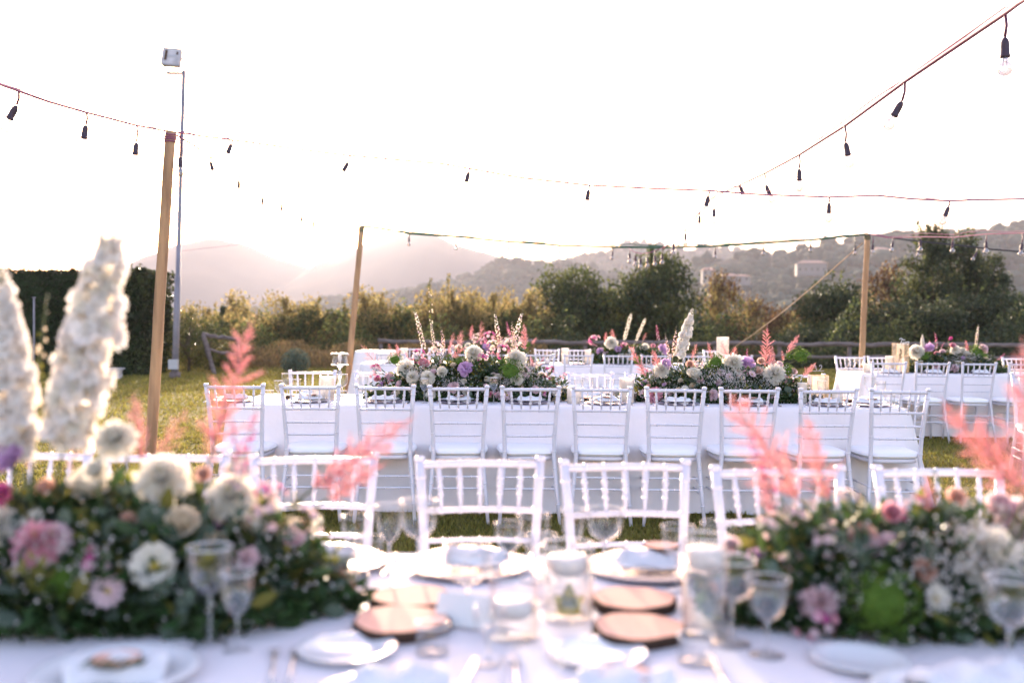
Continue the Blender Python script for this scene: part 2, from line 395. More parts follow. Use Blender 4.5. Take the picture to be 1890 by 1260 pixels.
RC = ridge('hill', [(880, 520), (960, 500), (1000, 489), (1030, 483), (1070, 478), (1100, 466), (1145, 456), (1200, 457), (1215, 465), (1240, 473), (1290, 474), (1350, 474), (1400, 480), (1460, 495), (1560, 510), (1700, 520)], 1500, 800, 'hillA', 18, 220, seed=5.2)
RH = ridge('hill', [(1120, 560), (1180, 530), (1240, 505), (1300, 485), (1360, 477), (1420, 474), (1500, 458), (1560, 450), (1650, 446), (1700, 444), (1760, 442), (1810, 436), (1890, 426), (2000, 415), (2150, 412), (2400, 420)], 760, 220, 'hillA', 9, 90, seed=7.7, nu=260, nv=40)
# woods on the hills: lumpy crowns too many and too small to count
def ico():
    t = (1 + 5 ** 0.5) / 2
    v = np.array([(-1, t, 0), (1, t, 0), (-1, -t, 0), (1, -t, 0), (0, -1, t), (0, 1, t), (0, -1, -t), (0, 1, -t), (t, 0, -1), (t, 0, 1), (-t, 0, -1), (-t, 0, 1)], float)
    v /= np.linalg.norm(v[0])
    f = [(0, 11, 5), (0, 5, 1), (0, 1, 7), (0, 7, 10), (0, 10, 11), (1, 5, 9), (5, 11, 4), (11, 10, 2), (10, 7, 6), (7, 1, 8), (3, 9, 4), (3, 4, 2), (3, 2, 6), (3, 6, 8), (3, 8, 9), (4, 9, 5), (2, 4, 11), (6, 2, 10), (8, 6, 7), (9, 8, 1)]
    v = list(map(tuple, v)); cache = {}; out = []
    def mid(a, b):
        k = (min(a, b), max(a, b))
        if k not in cache:
            m = (np.array(v[a]) + np.array(v[b])) / 2; m /= np.linalg.norm(m); cache[k] = len(v); v.append(tuple(m))
        return cache[k]
    for a, b, c in f:
        x, y, z = mid(a, b), mid(b, c), mid(c, a); out += [(a, x, z), (b, y, x), (c, z, y), (x, y, z)]
    return np.array(v), np.array(out)
IV, IF = ico()
M['woodA'] = mat('far_wood_crown', (0.030, 0.046, 0.032), 0.95, 0.1, island=0.3, var=0.25, scale=0.35)
def woods(name, R, n, r0, r1, jlo, jhi, label):
    nv, nu = R.shape[0] - 1, R.shape[1] - 1
    jj = rng.uniform(jlo * nv, jhi * nv, n); ii = rng.uniform(0, nu - 0.01, n)
    p = R[jj.astype(int), ii.astype(int)] + np.stack([rng.normal(0, r1, n), rng.normal(0, r1, n), np.zeros(n)], 1)
    keep = np.array([mnoise.noise(Vector((a[0] / 60, a[1] / 60, 3.0))) > -0.22 or rng.random() < 0.25 for a in p]); p = p[keep]; n = len(p)
    r = rng.uniform(r0, r1, n)
    d = IV[None] * (1 + rng.normal(0, 0.16, (n, len(IV), 1)))
    v = p[:, None] + d * r[:, None, None] * np.array([1, 1, 0.8]) + np.array([0, 0, 1])[None, None] * (r * 0.35)[:, None, None]
    f = (IF[None] + (np.arange(n) * len(IV))[:, None, None]).reshape(-1, 3)
    me = np_mesh(name, v.reshape(-1, 3), f, ['woodA'])
    tag(ob(name, me), label, 'woodland', kind='stuff')
woods('hillside_wood', RH, 3600, 3.0, 6.5, 0.12, 0.84, 'dense hazy woodland covering the hill at the right')
woods('hillside_wood', RC, 1600, 4.0, 8.0, 0.45, 0.83, 'far wood on the castle hill, faded lilac by haze')
woods('hillside_wood', RB, 1500, 4.0, 7.5, 0.4, 0.83, 'hazy wood on the low ridge behind the trees left of centre')

# castle ruin on the hill
def castle():
    D = 1495; s = FPX / D
    base = P(1174, 457, D)
    t = thing('castle_ruin', 'hazy ruined castle with broken towers on the hill top', 'castle', base)
    def blk(name, x0, x1, y0, y1, dep=14, off=0):
        a = P(x0, y0, D); b = P(x1, y1, D); g = G()
        g.box(((a.x + b.x) / 2 - base.x, off, (a.z + b.z) / 2 - base.z), (abs(b.x - a.x), dep, abs(a.z - b.z)), 'stone'); 
        w = abs(b.x - a.x); nb = max(2, int(w / 4))
        for i in range(nb):
            if rnd.random() < 0.7: g.box(((a.x - base.x) + (i + 0.5) * w / nb, off, a.z - base.z + 0.5), (w / nb * 0.55, dep * 0.9, 1.4), 'stone')
        ob(name, g.mesh(name, False), t)
    blk('curtain_wall', 1147, 1184, 448, 466); blk('tower', 1151, 1163, 443.5, 460, 12, -4); blk('tower', 1184, 1193, 441.5, 462, 12, 2); blk('wall_stub', 1192, 1204, 449, 466, 10, -3)
    blk('curtain_wall', 1163, 1173, 446, 462, 9, 6)
    t2 = thing('stone_tower', 'small square tower on the far ridge right of the castle', 'tower', P(1293, 475, D))
    g = G(); g.box((0, 0, 3), (3.2, 3.2, 9), 'stone'); ob('shaft', g.mesh('shaft', False), t2)
    g = G(); g.box((0, 0, 7.8), (3.8, 3.8, 0.9), 'stone'); ob('parapet', g.mesh('parapet', False), t2)
castle()
def house(px, py, D, w, h, dep, label, roof='hip', n=4):
    b = P(px, py, D)
    t = thing('hillside_house', label, 'house', b, rnd.uniform(-0.3, 0.3))
    g = G(); g.box((0, 0, h / 2 - 1), (w, dep, h + 2), 'wall'); ob('wall', g.mesh('house_wall', False), t)
    g = G(); z = h; e = 0.7
    vs = [(-w / 2 - e, -dep / 2 - e, z), (w / 2 + e, -dep / 2 - e, z), (w / 2 + e, dep / 2 + e, z), (-w / 2 - e, dep / 2 + e, z), (-w / 4, 0, z + h * 0.35), (w / 4, 0, z + h * 0.35)]
    g.add([Vector(v) for v in vs], [(0, 1, 5, 4), (1, 2, 5), (2, 3, 4, 5), (3, 0, 4), (3, 2, 1, 0)], 'tile'); ob('roof', g.mesh('house_roof', False), t)
    for r in range(2 if h > 5 else 1):
        for i in range(n):
            g = G(); g.box((-w / 2 + (i + 0.5) * w / n, -dep / 2 - 0.03, 1.6 + r * 2.9), (1.3, 0.12, 1.5), 'pane'); ob('window', g.mesh('window', False), t)
house(1496, 503, 560, 16, 5, 11, 'large pale villa half way up the hill left of the right post', n=5)
house(1625, 474, 640, 9, 4.5, 9, 'small pale house high on the hill right of the right post', n=3)
house(1345, 524, 520, 8, 4, 8, 'white house in the haze behind the rusty tree', n=3)
house(1368, 520, 560, 8, 3, 8, 'low white outbuilding beside the hazy white house', n=2)
house(1306, 518, 600, 7, 6, 7, 'narrow pale house left of the hazy white house', n=2)

# ------------------------------------------------------------------ haze
def haze():
    g = G(); x0, x1, y0, y1, z0, z1 = -3300, 3300, -60, 5200, -70, 420
    g.box(((x0 + x1) / 2, (y0 + y1) / 2, (z0 + z1) / 2), (x1 - x0, y1 - y0, z1 - z0), 'paint')
    me = g.mesh('haze', False); me.materials.clear()
    m = bpy.data.materials.new('evening_haze'); m.use_nodes = True; nt = m.node_tree; nt.nodes.clear()
    o = nt.nodes.new('ShaderNodeOutputMaterial'); v = nt.nodes.new('ShaderNodeVolumePrincipled')
    v.inputs['Color'].default_value = (0.84, 0.86, 0.98, 1); v.inputs['Density'].default_value = HAZE_DENSITY
    v.inputs['Anisotropy'].default_value = 0.12
    v2 = nt.nodes.new('ShaderNodeVolumePrincipled'); v2.inputs['Color'].default_value = (0.99, 0.90, 0.78, 1); v2.inputs['Density'].default_value = HAZE_DENSITY * 0.008
    v2.inputs['Anisotropy'].default_value = 0.93
    ad = nt.nodes.new('ShaderNodeAddShader'); nt.links.new(v.outputs[0], ad.inputs[0]); nt.links.new(v2.outputs[0], ad.inputs[1])
    nt.links.new(ad.outputs[0], o.inputs['Volume']); me.materials.append(m)
    tag(ob('haze', me), 'thin warm evening haze filling the valley air', 'haze', kind='stuff')
haze()

# ------------------------------------------------------------------ trees
def crown_mesh(name, w, h, nclump, nleaf, lsize, m, airy=0.0, shape='round', seed=0, lo=0.15):
    """leaf clumps spread through a crown h tall and w wide, foot of the trunk at the origin"""
    r = np.random.default_rng(seed); P_ = []; D_ = []; tips = []
    for i in range(nclump):
        for _ in range(30):
            q = r.uniform(-1, 1, 3)
            if np.linalg.norm(q) <= 1 and (np.linalg.norm(q) > 0.45 or r.random() < 0.35): break
        zz = lo + (0.97 - lo) * min(1.0, max(0.0, q[2] * 0.56 + 0.5))
        if shape == 'cone': k = 1.05 - 0.85 * ((zz - lo) / (1 - lo)) ** 1.2
        elif shape == 'column': k = 1.0 - 0.5 * zz ** 4
        elif shape == 'umbrella': k = 0.45 + 0.75 * zz
        else: k = 1.0
        c = np.array([q[0] * w / 2 * k, q[1] * w / 2 * k, zz * h * 1.0])
        c[:2] *= 1 + r.normal(0, 0.10)
        tips.append(c); cr = (0.17 + 0.12 * r.random()) * min(w, h) * (0.85 if airy else 1)
        n = int(nleaf * r.uniform(0.5, 1.4))
        d = r.normal(size=(n, 3)); d /= np.linalg.norm(d, axis=1, keepdims=True)
        rad = cr * r.uniform(0.25, 1.0, n) ** (0.6 if not airy else 0.9)
        P_.append(c + d * rad[:, None] * np.array([1, 1, 0.65])); D_.append(d * 0.6 + np.array([0, 0, -0.1]))
    # a few twigs above the outline
    for i in range(nclump // (4 if airy else 12)):
        c = tips[r.integers(len(tips))]; o = np.array([c[0], c[1], 0]) * 0.12 + np.array([0, 0, h * 0.06]); n = int(nleaf * 0.35)
        t = r.uniform(0, 1, n)[:, None]; P_.append(c + (o + r.normal(0, 0.1, 3)) * t * 1.6 + r.normal(0, 0.05 * w / 4, (n, 3))); D_.append(np.tile([0, 0, 0.6], (n, 1)))
    pos = np.concatenate(P_); dr = np.concatenate(D_)
    sz = lsize * r.uniform(0.6, 1.4, len(pos))
    mm = m if isinstance(m, (list, tuple)) else [m]
    idx = r.integers(0, len(mm), len(pos)) if len(mm) > 1 else np.zeros(len(pos), int)
    if len(mm) > 1:
        idx = ((np.sin(pos[:, 0] * 1.9 + seed) + np.sin(pos[:, 2] * 2.3 + seed) + r.normal(0, 0.8, len(pos))) > 0.6).astype(int)
    me = leaves_mesh(name, [(pos[idx == k], sz[idx == k], mm[k], 0.5, dr[idx == k]) for k in range(len(mm))])
    g = G(); base_r = 0.035 * w ** 0.7 + 0.02
    top = Vector((r.normal(0, 0.1), r.normal(0, 0.1), h * 0.75))
    mids = [Vector((0, 0, 0)).lerp(top, k / 4) + Vector((r.normal(0, 0.04 * w / 2), r.normal(0, 0.04 * w / 2), 0)) * (1 if 0 < k < 4 else 0) for k in range(5)]
    g.tube(mids, [base_r * (1 - 0.18 * k) for k in range(5)], 'trunk', 7)
    for c in tips[::2]:
        s0 = mids[int(r.integers(1, 4))]; c = Vector(c)
        mid = s0.lerp(c, 0.5) + Vector((0, 0, -0.08 * h * 0.3))
        g.tube([s0, mid, c], [base_r * 0.45, base_r * 0.3, base_r * 0.1], 'trunk', 5, False)
    return me, g.mesh(name + '_trunk')
KINDS = {
    'dense': [crown_mesh('crown', 5.2, 6.5, 110, 220, 0.19, ['leaf_mid', 'leaf_dark'], seed=s, lo=0.04) for s in (1, 2)],
    'dark': [crown_mesh('crown', 5.0, 6.5, 110, 220, 0.19, ['leaf_dark', 'leaf_mid'], seed=s, lo=0.02) for s in (3, 4)],
    'airy': [crown_mesh('crown', 3.6, 5.5, 95, 120, 0.16, ['leaf_gold', 'leaf_mid'], airy=1, shape='umbrella', seed=s, lo=0.02) for s in (5, 6, 7)],
    'rust': [crown_mesh('crown', 4.0, 6.0, 80, 130, 0.16, ['leaf_rust', 'leaf_gold'], airy=1, seed=s, lo=0.05) for s in (8, 9)],
    'tall': [crown_mesh('crown', 4.2, 9.5, 110, 160, 0.19, ['leaf_dark', 'leaf_mid'], airy=1, shape='column', seed=s, lo=0.05) for s in (10, 11)],
    'cypress': [crown_mesh('crown', 0.8, 4.0, 30, 70, 0.10, 'leaf_dark', shape='cone', seed=12, lo=0.02)],
    'bush': [crown_mesh('crown', 2.4, 2.6, 34, 120, 0.10, ['leaf_laurel', 'leaf_lit'], seed=s, lo=0.0) for s in (13, 14)],
}
KH = {'dense': 6.5, 'dark': 6.5, 'airy': 5.5, 'rust': 6.0, 'tall': 9.5, 'cypress': 4.0, 'bush': 2.6}
KW = {'dense': 5.2, 'dark': 5.0, 'airy': 3.6, 'rust': 4.0, 'tall': 4.2, 'cypress': 0.8, 'bush': 2.4}
def tree(kind, px, top, wpx, D, label, name, cat='tree', group=None, depth_z=None):
    p = P(px, top, D); zb = ground_z(p.x, D); wpx *= {'airy': 1.25, 'dense': 1.12, 'dark': 1.15, 'rust': 1.15, 'tall': 1.1}.get(kind, 1.0); h = (p.z - zb) * (1.0 if kind == 'cypress' else 1.02); w = wpx * D / FPX
    me, tr = KINDS[kind][rnd.randrange(len(KINDS[kind]))]
    sz = h / KH[kind]; sx = w / KW[kind]
    t = thing(name, label, cat, (p.x, D, zb), rnd.uniform(0, 6.28), group)
    ob('trunk', tr, t, scale=(sx, sx, sz)); ob('crown', me, t, scale=(sx, sx, sz))
    return t
TR = [
 ('airy', 345, 578, 90, 34, 'slender golden acacia just right of the lamp post'), ('airy', 388, 572, 90, 40, 'golden acacia behind the leaning fence post'),
 ('airy', 436, 552, 95, 55, 'rounded far tree above the golden acacias, haze fade put into its leaf colour'), ('cypress', 411, 556, 24, 33, 'thin dark cypress rising left of the first acacias'),  # the rounded far tree takes golden leaves, their colour imitating haze
 ('airy', 430, 580, 110, 44, 'broad golden acacia under the rounded far tree'), ('airy', 487, 568, 100, 38, 'slim acacia left of the forked acacia'), ('airy', 535, 553, 105, 36, 'forked acacia with a thin trunk, left of the middle post'),
 ('airy', 590, 560, 90, 39, 'hazy acacia glowing left of the middle post'), ('airy', 625, 566, 80, 42, 'pale acacia close on the left of the middle post'), ('airy', 680, 545, 120, 36, 'glowing acacia right behind the middle post'),
 ('airy', 742, 548, 110, 38, 'acacia in glare between the middle post and the white spires'), ('airy', 795, 558, 100, 41, 'faded acacia behind the left flower mound'), ('airy', 850, 548, 95, 37, 'acacia above the pink plumes of the left flower mound'),
 ('airy', 905, 545, 95, 40, 'open acacia right of the left flower mound'), ('airy', 948, 530, 100, 43, 'tall airy acacia left of the round dark tree'), ('airy', 980, 548, 80, 38, 'small acacia touching the round dark tree'),
 ('dense', 1058, 514, 165, 40, 'round dense dark tree in the middle of the tree line'), ('dense', 1140, 575, 130, 44, 'low tree filling the gap right of the round dark tree'), ('dense', 1218, 493, 160, 41, 'big ragged tree under the cluster of bulbs'),
 ('rust', 1330, 516, 100, 43, 'thin rusty tree right of the big ragged tree'), ('rust', 1395, 562, 110, 46, 'low golden brown tree crossed by the tan rope'), ('rust', 1448, 580, 100, 40, 'brown shrubby tree right of the tan rope'),
 ('dark', 1300, 600, 100, 38, 'low dark tree behind the tall white spire'), ('dark', 1545, 524, 140, 36, 'pointed dark tree left of the right post'), ('rust', 1640, 505, 130, 44, 'brown tree just right of the right post'),
 ('dark', 1600, 580, 140, 35, 'dark bushy tree crossed by the right post'), ('tall', 1722, 424, 120, 38, 'tall spired tree, the left of the twin tops'), ('tall', 1778, 430, 115, 39, 'tall tree, the middle of the twin tops'),
 ('tall', 1828, 478, 110, 40, 'lower shoulder tree right of the twin tops'), ('dark', 1700, 560, 170, 34, 'dense dark tree under the twin tops'), ('dark', 1810, 545, 170, 35, 'dense dark tree in front of the shoulder tree'),
 ('dense', 1880, 560, 130, 37, 'green tree at the right edge of the photo'), ('dark', 1480, 610, 130, 34, 'low dark bushy tree behind the fence left of the right post'), ('rust', 1490, 560, 80, 42, 'thin brown tree left of the pointed dark tree'),
 ('dark', 1960, 560, 150, 36, 'dark tree just past the right edge'),
]
for k, px, top, w, D, lab in TR:
    if k == 'airy': top -= 9; w *= 1.1
    tree(k, px, top, w, D, lab, {'airy': 'acacia_tree', 'dense': 'leafy_tree', 'dark': 'evergreen_tree', 'rust': 'autumn_tree', 'tall': 'poplar_tree', 'cypress': 'cypress_tree'}[k], group='trees beyond the fence')
for px, top, w, D, lab in [(348, 574, 84, 25.6, 'yellow green laurel bush right beside the lamp post'), (388, 590, 84, 26.4, 'sunlit laurel bush behind the leaning fence post'), (432, 625, 80, 27.5, 'low laurel bush right of the leaning fence post')]:
    tree('bush', px, top, w, D, lab, 'laurel_bush', 'bush', 'laurel bushes left of the lawn')
# undergrowth behind the fence and dry scrub at the lawn's end
def undergrowth():
    gs = []
    n = 30000
    x = rng.uniform(-1.5, 24, n); y = rng.uniform(29.8, 33.5, n)
    hmax = 1.1 + 0.5 * np.sin(x * 1.3) + 0.3 * np.sin(x * 3.7 + 1) + (x > 6) * 0.35
    z = np.array([ground_z(a, b) for a, b in zip(x, y)]) + rng.random(n) ** 0.7 * hmax * 1.25 - 0.2
    p = np.stack([x, y, z], 1)
    k = (np.sin(x * 0.9) + rng.normal(0, 0.7, n)) > 0.2
    gs.append((p[k], 0.13, 'leaf_dark', 0.5, None)); gs.append((p[~k], 0.13, 'leaf_mid', 0.5, None))
    tag(ob('undergrowth', leaves_mesh('undergrowth', gs)), 'tangled dark undergrowth behind the rail fence', 'undergrowth', kind='stuff')
    n = 14000
    x = rng.uniform(-9, 1.0, n); y = rng.uniform(27.5, 31, n) 
    z = rng.random(n) ** 1.5 * (0.45 + 0.35 * np.sin(x * 1.7) ** 2) - 0.02
    q = np.stack([x, y, z], 1)
    n2 = 16000; x2 = rng.uniform(-10, 1, n2); y2 = rng.uniform(31, 35, n2); z2 = np.array([ground_z(a, b) for a, b in zip(x2, y2)]) + rng.random(n2) * (1.8 + 0.5 * np.sin(x2 * 2.1))
    tag(ob('dry_scrub', leaves_mesh('dry_scrub', [(q, 0.16, 'dry', 0.16, np.tile([0, 0, 1.4], (n, 1))), (np.stack([x2, y2, z2], 1), 0.14, 'leaf_mid', 0.5, None)])), 'dry golden grass and scrub along the end of the lawn', 'scrub', kind='stuff')
undergrowth()
# grey-green sage bush
t = thing('sage_bush', 'small grey green bush at the end of the lawn left of the middle post', 'bush', P(545, 690, 25))
n = 1500; d = rng.normal(size=(n, 3)); d /= np.linalg.norm(d, axis=1, keepdims=True)
ob('foliage', leaves_mesh('sage_foliage', [(d * (rng.random(n) ** .4)[:, None] * np.array([.38, .38, .36]) + np.array([0, 0, .3]), 0.07, 'euc', 0.4, None)]), t)
g = G(); g.tube([(0, 0, -0.1), (0.02, 0, 0.4)], [0.03, 0.01], 'trunk'); ob('stem', g.mesh('sage_stem'), t)

# hedge
def hedge(name, label, x0, x1, y0, y1, h, n, m, ls, bumpy):
    t = thing(name, label, 'hedge', ((x0 + x1) / 2, (y0 + y1) / 2, 0))
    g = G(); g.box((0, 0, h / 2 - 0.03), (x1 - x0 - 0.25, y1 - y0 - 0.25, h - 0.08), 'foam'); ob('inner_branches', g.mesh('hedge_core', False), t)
    w, dd = x1 - x0, y1 - y0; P_ = []; D_ = []
    areas = [w * h, dd * h, dd * h, w * dd]; tot = sum(areas)
    for k, a in enumerate(areas):
        m_ = int(n * a / tot); u = rng.uniform(-0.5, 0.5, m_); v = rng.uniform(-0.5, 0.5, m_); o = -np.abs(rng.normal(0, 0.09, m_)) + 0.04 + bumpy * np.sin(u * w * 3 + 1.3) * np.sin(v * 7 + u * w * 1.7)
        if k == 0: p = np.stack([u * w, -dd / 2 - o, (v + .5) * h], 1); dr = [0, -1, 0.3]
        elif k == 1: p = np.stack([w / 2 + o, u * dd, (v + .5) * h], 1); dr = [1, 0, 0.3]
        elif k == 2: p = np.stack([-w / 2 - o, u * dd, (v + .5) * h], 1); dr = [-1, 0, .3]
        else: p = np.stack([u * w, v * dd, h + o * 0.7], 1); dr = [0, 0, 1.0]
        P_.append(p); D_.append(np.tile(np.array(dr) * 0.5, (len(p), 1)))
    pos = np.concatenate(P_); dr = np.concatenate(D_)
    k = (np.sin(pos[:, 0] * 2.1) + np.sin(pos[:, 2] * 3.1 + pos[:, 0]) + rng.normal(0, .8, len(pos))) > 1.0
    ns = int(w * 9); sx_ = rng.uniform(-w / 2, w / 2, ns); sh = []
    for q in sx_: 
        hh = rng.uniform(.05, .28) * (1 if rng.random() < .35 else .4); m_ = 9; tt = np.linspace(0, 1, m_)
        sh.append(np.stack([q + rng.normal(0, .02) * tt, np.full(m_, rng.uniform(-dd / 2, dd / 2)), h + hh * tt], 1))
    sh = np.concatenate(sh); pos = np.concatenate([pos, sh]); dr = np.concatenate([dr, np.tile([0, 0, .8], (len(sh), 1))]); k = np.concatenate([k, rng.random(len(sh)) < .5])
    ob('foliage', leaves_mesh(name, [(pos[~k], ls * rng.uniform(.6, 1.3, (~k).sum()), m[0], 0.45, dr[~k]), (pos[k], ls * rng.uniform(.6, 1.3, k.sum()), m[1], 0.45, dr[k])]), t)
hedge('clipped_hedge', 'tall dark clipped hedge at the far left of the lawn', -22, -10.35, 24.6, 26.4, 2.52, 20000, ('leaf_hedge', 'leaf_hedge'), 0.10, 0.05)
hedge('laurel_hedge', 'bushier laurel hedge end lit at its right edge beside the lamp post', -10.3, -8.72, 23.6, 25.6, 2.5, 8500, ('leaf_hedge', 'leaf_laurel'), 0.13, 0.10)
t = thing('hedge_sprig', 'thin leafy sprig standing up above the clipped hedge', 'twig', P(77, 508, 25.0))
g = G(); g.tube([(0, 0, -0.2), (0.02, 0, 0.15), (-0.01, 0, 0.38)], [0.012, 0.009, 0.004], 'stem')
for i in range(14):
    z = 0.08 + 0.3 * i / 14; s = -1 if i % 2 else 1
    g.petal((0, 0, z), (s, rnd.uniform(-.5, .5), 0.5), (0, 0, 1), 0.10, 0.05, 'leaf_lit')
ob('twig', g.mesh('twig'), t)
# concrete block under the hedge
t = thing('concrete_block', 'weathered white concrete block on the grass below the hedge', 'block', P(200, 703, 22.3))
g = G(); g.box((0, 0, 0.13), (0.55, 0.3, 0.27), 'concrete', 0.15, 0.98); g.box((0.02, 0.02, 0.275), (0.60, 0.34, 0.03), 'concrete', 0.15); ob('block_body', g.mesh('block', False), t)
# steel wire post in front of the hedge
t = thing('thin_steel_post', 'thin steel post in front of the dark hedge at the left', 'post', (P(63, 640, 20).x, 20, 0))
g = G(); g.tube([(0, 0, 0), (0, 0, 1.75)], 0.018, 'pole'); g.box((0, 0, 1.76), (0.05, 0.05, 0.02), 'pole'); ob('shaft', g.mesh('steel_post'), t)

# ------------------------------------------------------------------ rail fence
def log(a, b, r, m='rail', n=9):
    a, b = Vector(a), Vector(b); g = G(); k = 9; pts = []; rs = []
    for i in range(k + 1):
        tt = i / k; pts.append(a.lerp(b, tt) + Vector((0, rnd.gauss(0, .012), rnd.gauss(0, .015)))); rs.append(r * rnd.uniform(.85, 1.12))
    g.tube(pts, rs, m, n); return g.mesh('log')
def fence(name, label, pxs, D, ztop, zlow, y_of=None):
    pts = [P(px, 640, D) for px in pxs]; o = pts[0]
    t = thing(name, label, 'fence', (o.x, D, 0))
    for i, p in enumerate(pts):
        g = G(); lean = rnd.gauss(0, 0.02)
        g.tube([(p.x - o.x, 0, -0.2), (p.x - o.x + lean, 0, 0.4), (p.x - o.x + lean * 2, 0, ztop + 0.05)], [0.065, 0.06, 0.055], 'rail', 9)
        ob('fence_post', g.mesh('fence_post'), t)
    for a, b in zip(pts, pts[1:]):
        for z, r in ((ztop, 0.062), (zlow, 0.045)):
            ob('rail', log((a.x - o.x - 0.08, -0.06, z + rnd.gauss(0, .015)), (b.x - o.x + 0.08, -0.06, z + rnd.gauss(0, .015)), r), t)
    return t
fz = P(1300, 637, 28).z
fence('rail_fence', 'long grey log rail fence along the far edge of the lawn', [703, 830, 955, 1080, 1200, 1320, 1440, 1567, 1690, 1812, 1935], 28, P(1000, 631.5, 28).z, P(1000, 654, 28).z)
D = 24.6; t = thing('broken_fence_panel', 'leaning broken end of the log fence left of the lawn', 'fence', (P(395, 690, D).x, D, 0))
o = t.location
def loc(px, py, Dd=D): return P(px, py, Dd) - o
ob('leaning_post', log(loc(400, 705), loc(375, 616), 0.06), t)
ob('rail', log(loc(373, 616), loc(440, 627, D + 0.6), 0.055), t)
ob('rail', log(loc(383, 646), loc(440, 655, D + 0.6), 0.04), t)
ob('fence_post', log(loc(441, 705, D + 0.6), loc(440, 622, D + 0.6), 0.055), t)

# ------------------------------------------------------------------ posts and lamp
def wpost(name, label, pb, pt, D, r, Dt=None):
    a = P(pb[0], pb[1], D); b = P(pt[0], pt[1], Dt or D)
    d = (b - a); k = (a.z + 0.15) / d.z; a0 = a - d * k     # down to below the ground
    t = thing(name, label, 'post', (a0.x, a0.y, 0)); o_ = t.location
    g = G(); n = 10
    g.tube([a0.lerp(b, i / n) - o_ + Vector((rnd.gauss(0, .003), 0, 0)) for i in range(n + 1)], [r * (1.08 - 0.12 * i / n) for i in range(n + 1)], 'post', 14)
    ob('timber_pole', g.mesh('timber_pole'), t)
    g = G()
    for k_ in range(4):
        z = 0.03 + 0.02 * k_; c = b + (a0 - b).normalized() * z - o_
        ring = [c + Vector((math.cos(q * PI / 5) * (r + 0.006), math.sin(q * PI / 5) * (r + 0.006), rnd.gauss(0, .004))) for q in range(11)]
        g.tube(ring, 0.006, 'cable_w' if D < 12 else 'cable_g', 5)
    ob('cable_winding', g.mesh('cable_winding'), t)
    return b
DN, DF = 9.0, 17.0
topL = wpost('timber_post', 'nearest round timber post, left, holding the string lights', (283, 750), (315, 243), DN, 0.048)
topM = wpost('timber_post', 'middle timber post glowing against the sun', (648, 640), (667, 418), 16.7, 0.048)
topR = wpost('timber_post', 'right timber post in front of the dark trees', (1591, 655), (1601, 432), DF, 0.047)
def lamp_post():
    D = 22.7; b = P(323, 698, D); tp = P(339.5, 130, D)
    t = thing('floodlight_mast', 'tall thin grey steel mast carrying a square floodlight', 'lamp post', (b.x, D, 0)); o_ = t.location
    g = G(); tt = tp - o_; g.tube([(0, 0, 0), tt * 0.33, tt * 0.331, tt], [0.075, 0.07, 0.055, 0.048], 'pole', 12); ob('mast', g.mesh('mast'), t)
    g = G(); g.box((0.0, -0.1, 0.32), (0.2, 0.12, 0.22), 'plastic'); ob('junction_box', g.mesh('jbox', False), t)
    g = G(); g.tube([(0, 0, 0), (0, 0, 0.14)], [0.13, 0.12], 'rail', 12); ob('base_collar', g.mesh('collar'), t)
    a = P(308, 136, D) - o_; g = G(); g.box(((a.x + tt.x) / 2, -0.02, a.z), (abs(tt.x - a.x) + 0.03, 0.05, 0.06), 'pole'); ob('cross_arm', g.mesh('arm', False), t)
    c = P(318, 108, D) - o_
    g = G(); R = Matrix.Rotation(math.radians(4), 4, 'Y') @ Matrix.Rotation(math.radians(-12), 4, 'X')
    def bb(cc, d, m):
        k = len(g.v); g.box(cc, d, m)
        for q in range(k, len(g.v)): g.v[q] = (R @ Vector(g.v[q])) + c
    bb((0, 0, 0), (0.40, 0.12, 0.40), 'lampbody'); bb((0, -0.07, 0.2), (0.43, 0.03, 0.025), 'lampbody'); bb((0, -0.07, -0.2), (0.43, 0.03, 0.025), 'lampbody')
    bb((-0.205, -0.07, 0), (0.025, 0.03, 0.42), 'lampbody'); bb((0.205, -0.07, 0), (0.025, 0.03, 0.42), 'lampbody')
    for s in (-1, 1):
        bb((s * 0.12, 0, 0.22), (0.04, 0.05, 0.04), 'lampbody'); bb((s * 0.225, 0, 0.0), (0.02, 0.06, 0.05), 'lampbody')
    head = ob('floodlight_head', g.mesh('head', False), t)
    g = G(); bb((0, -0.075, 0.01), (0.385, 0.012, 0.375), 'lampglass'); bb((-0.12, -0.085, 0.03), (0.06, 0.01, 0.24), 'bark'); bb((0.13, -0.085, 0.09), (0.04, 0.01, 0.07), 'bark'); bb((0.03, -0.084, 0.02), (0.2, 0.01, 0.05), 'plastic')
    ob('front_glass', g.mesh('lglass', False), head)
    g = G()
    for s in (-1, 1): g.tube([c + Vector((s * 0.15, 0, -0.2)), c + Vector((s * 0.13, 0, -0.28)), c + Vector((0.0 if s < 0 else 0.12, 0, -0.33))], 0.012, 'pole', 6)
    ob('bracket', g.mesh('bracket'), t)
lamp_post()
# guy rope
a, b = P(1592, 448, DF), P(1362, 634, 27.0); b2 = b + (b - a) * 0.12
t = thing('guy_rope', 'tan guy rope slanting down from the right timber post', 'rope', a)
g = G(); pts = [a.lerp(b2, i / 12) - a + Vector((0, 0, -0.10 * math.sin(PI * i / 12))) for i in range(13)]; g.tube(pts, 0.009, 'rope', 6)
ob('rope_strand', g.mesh('rope'), t)

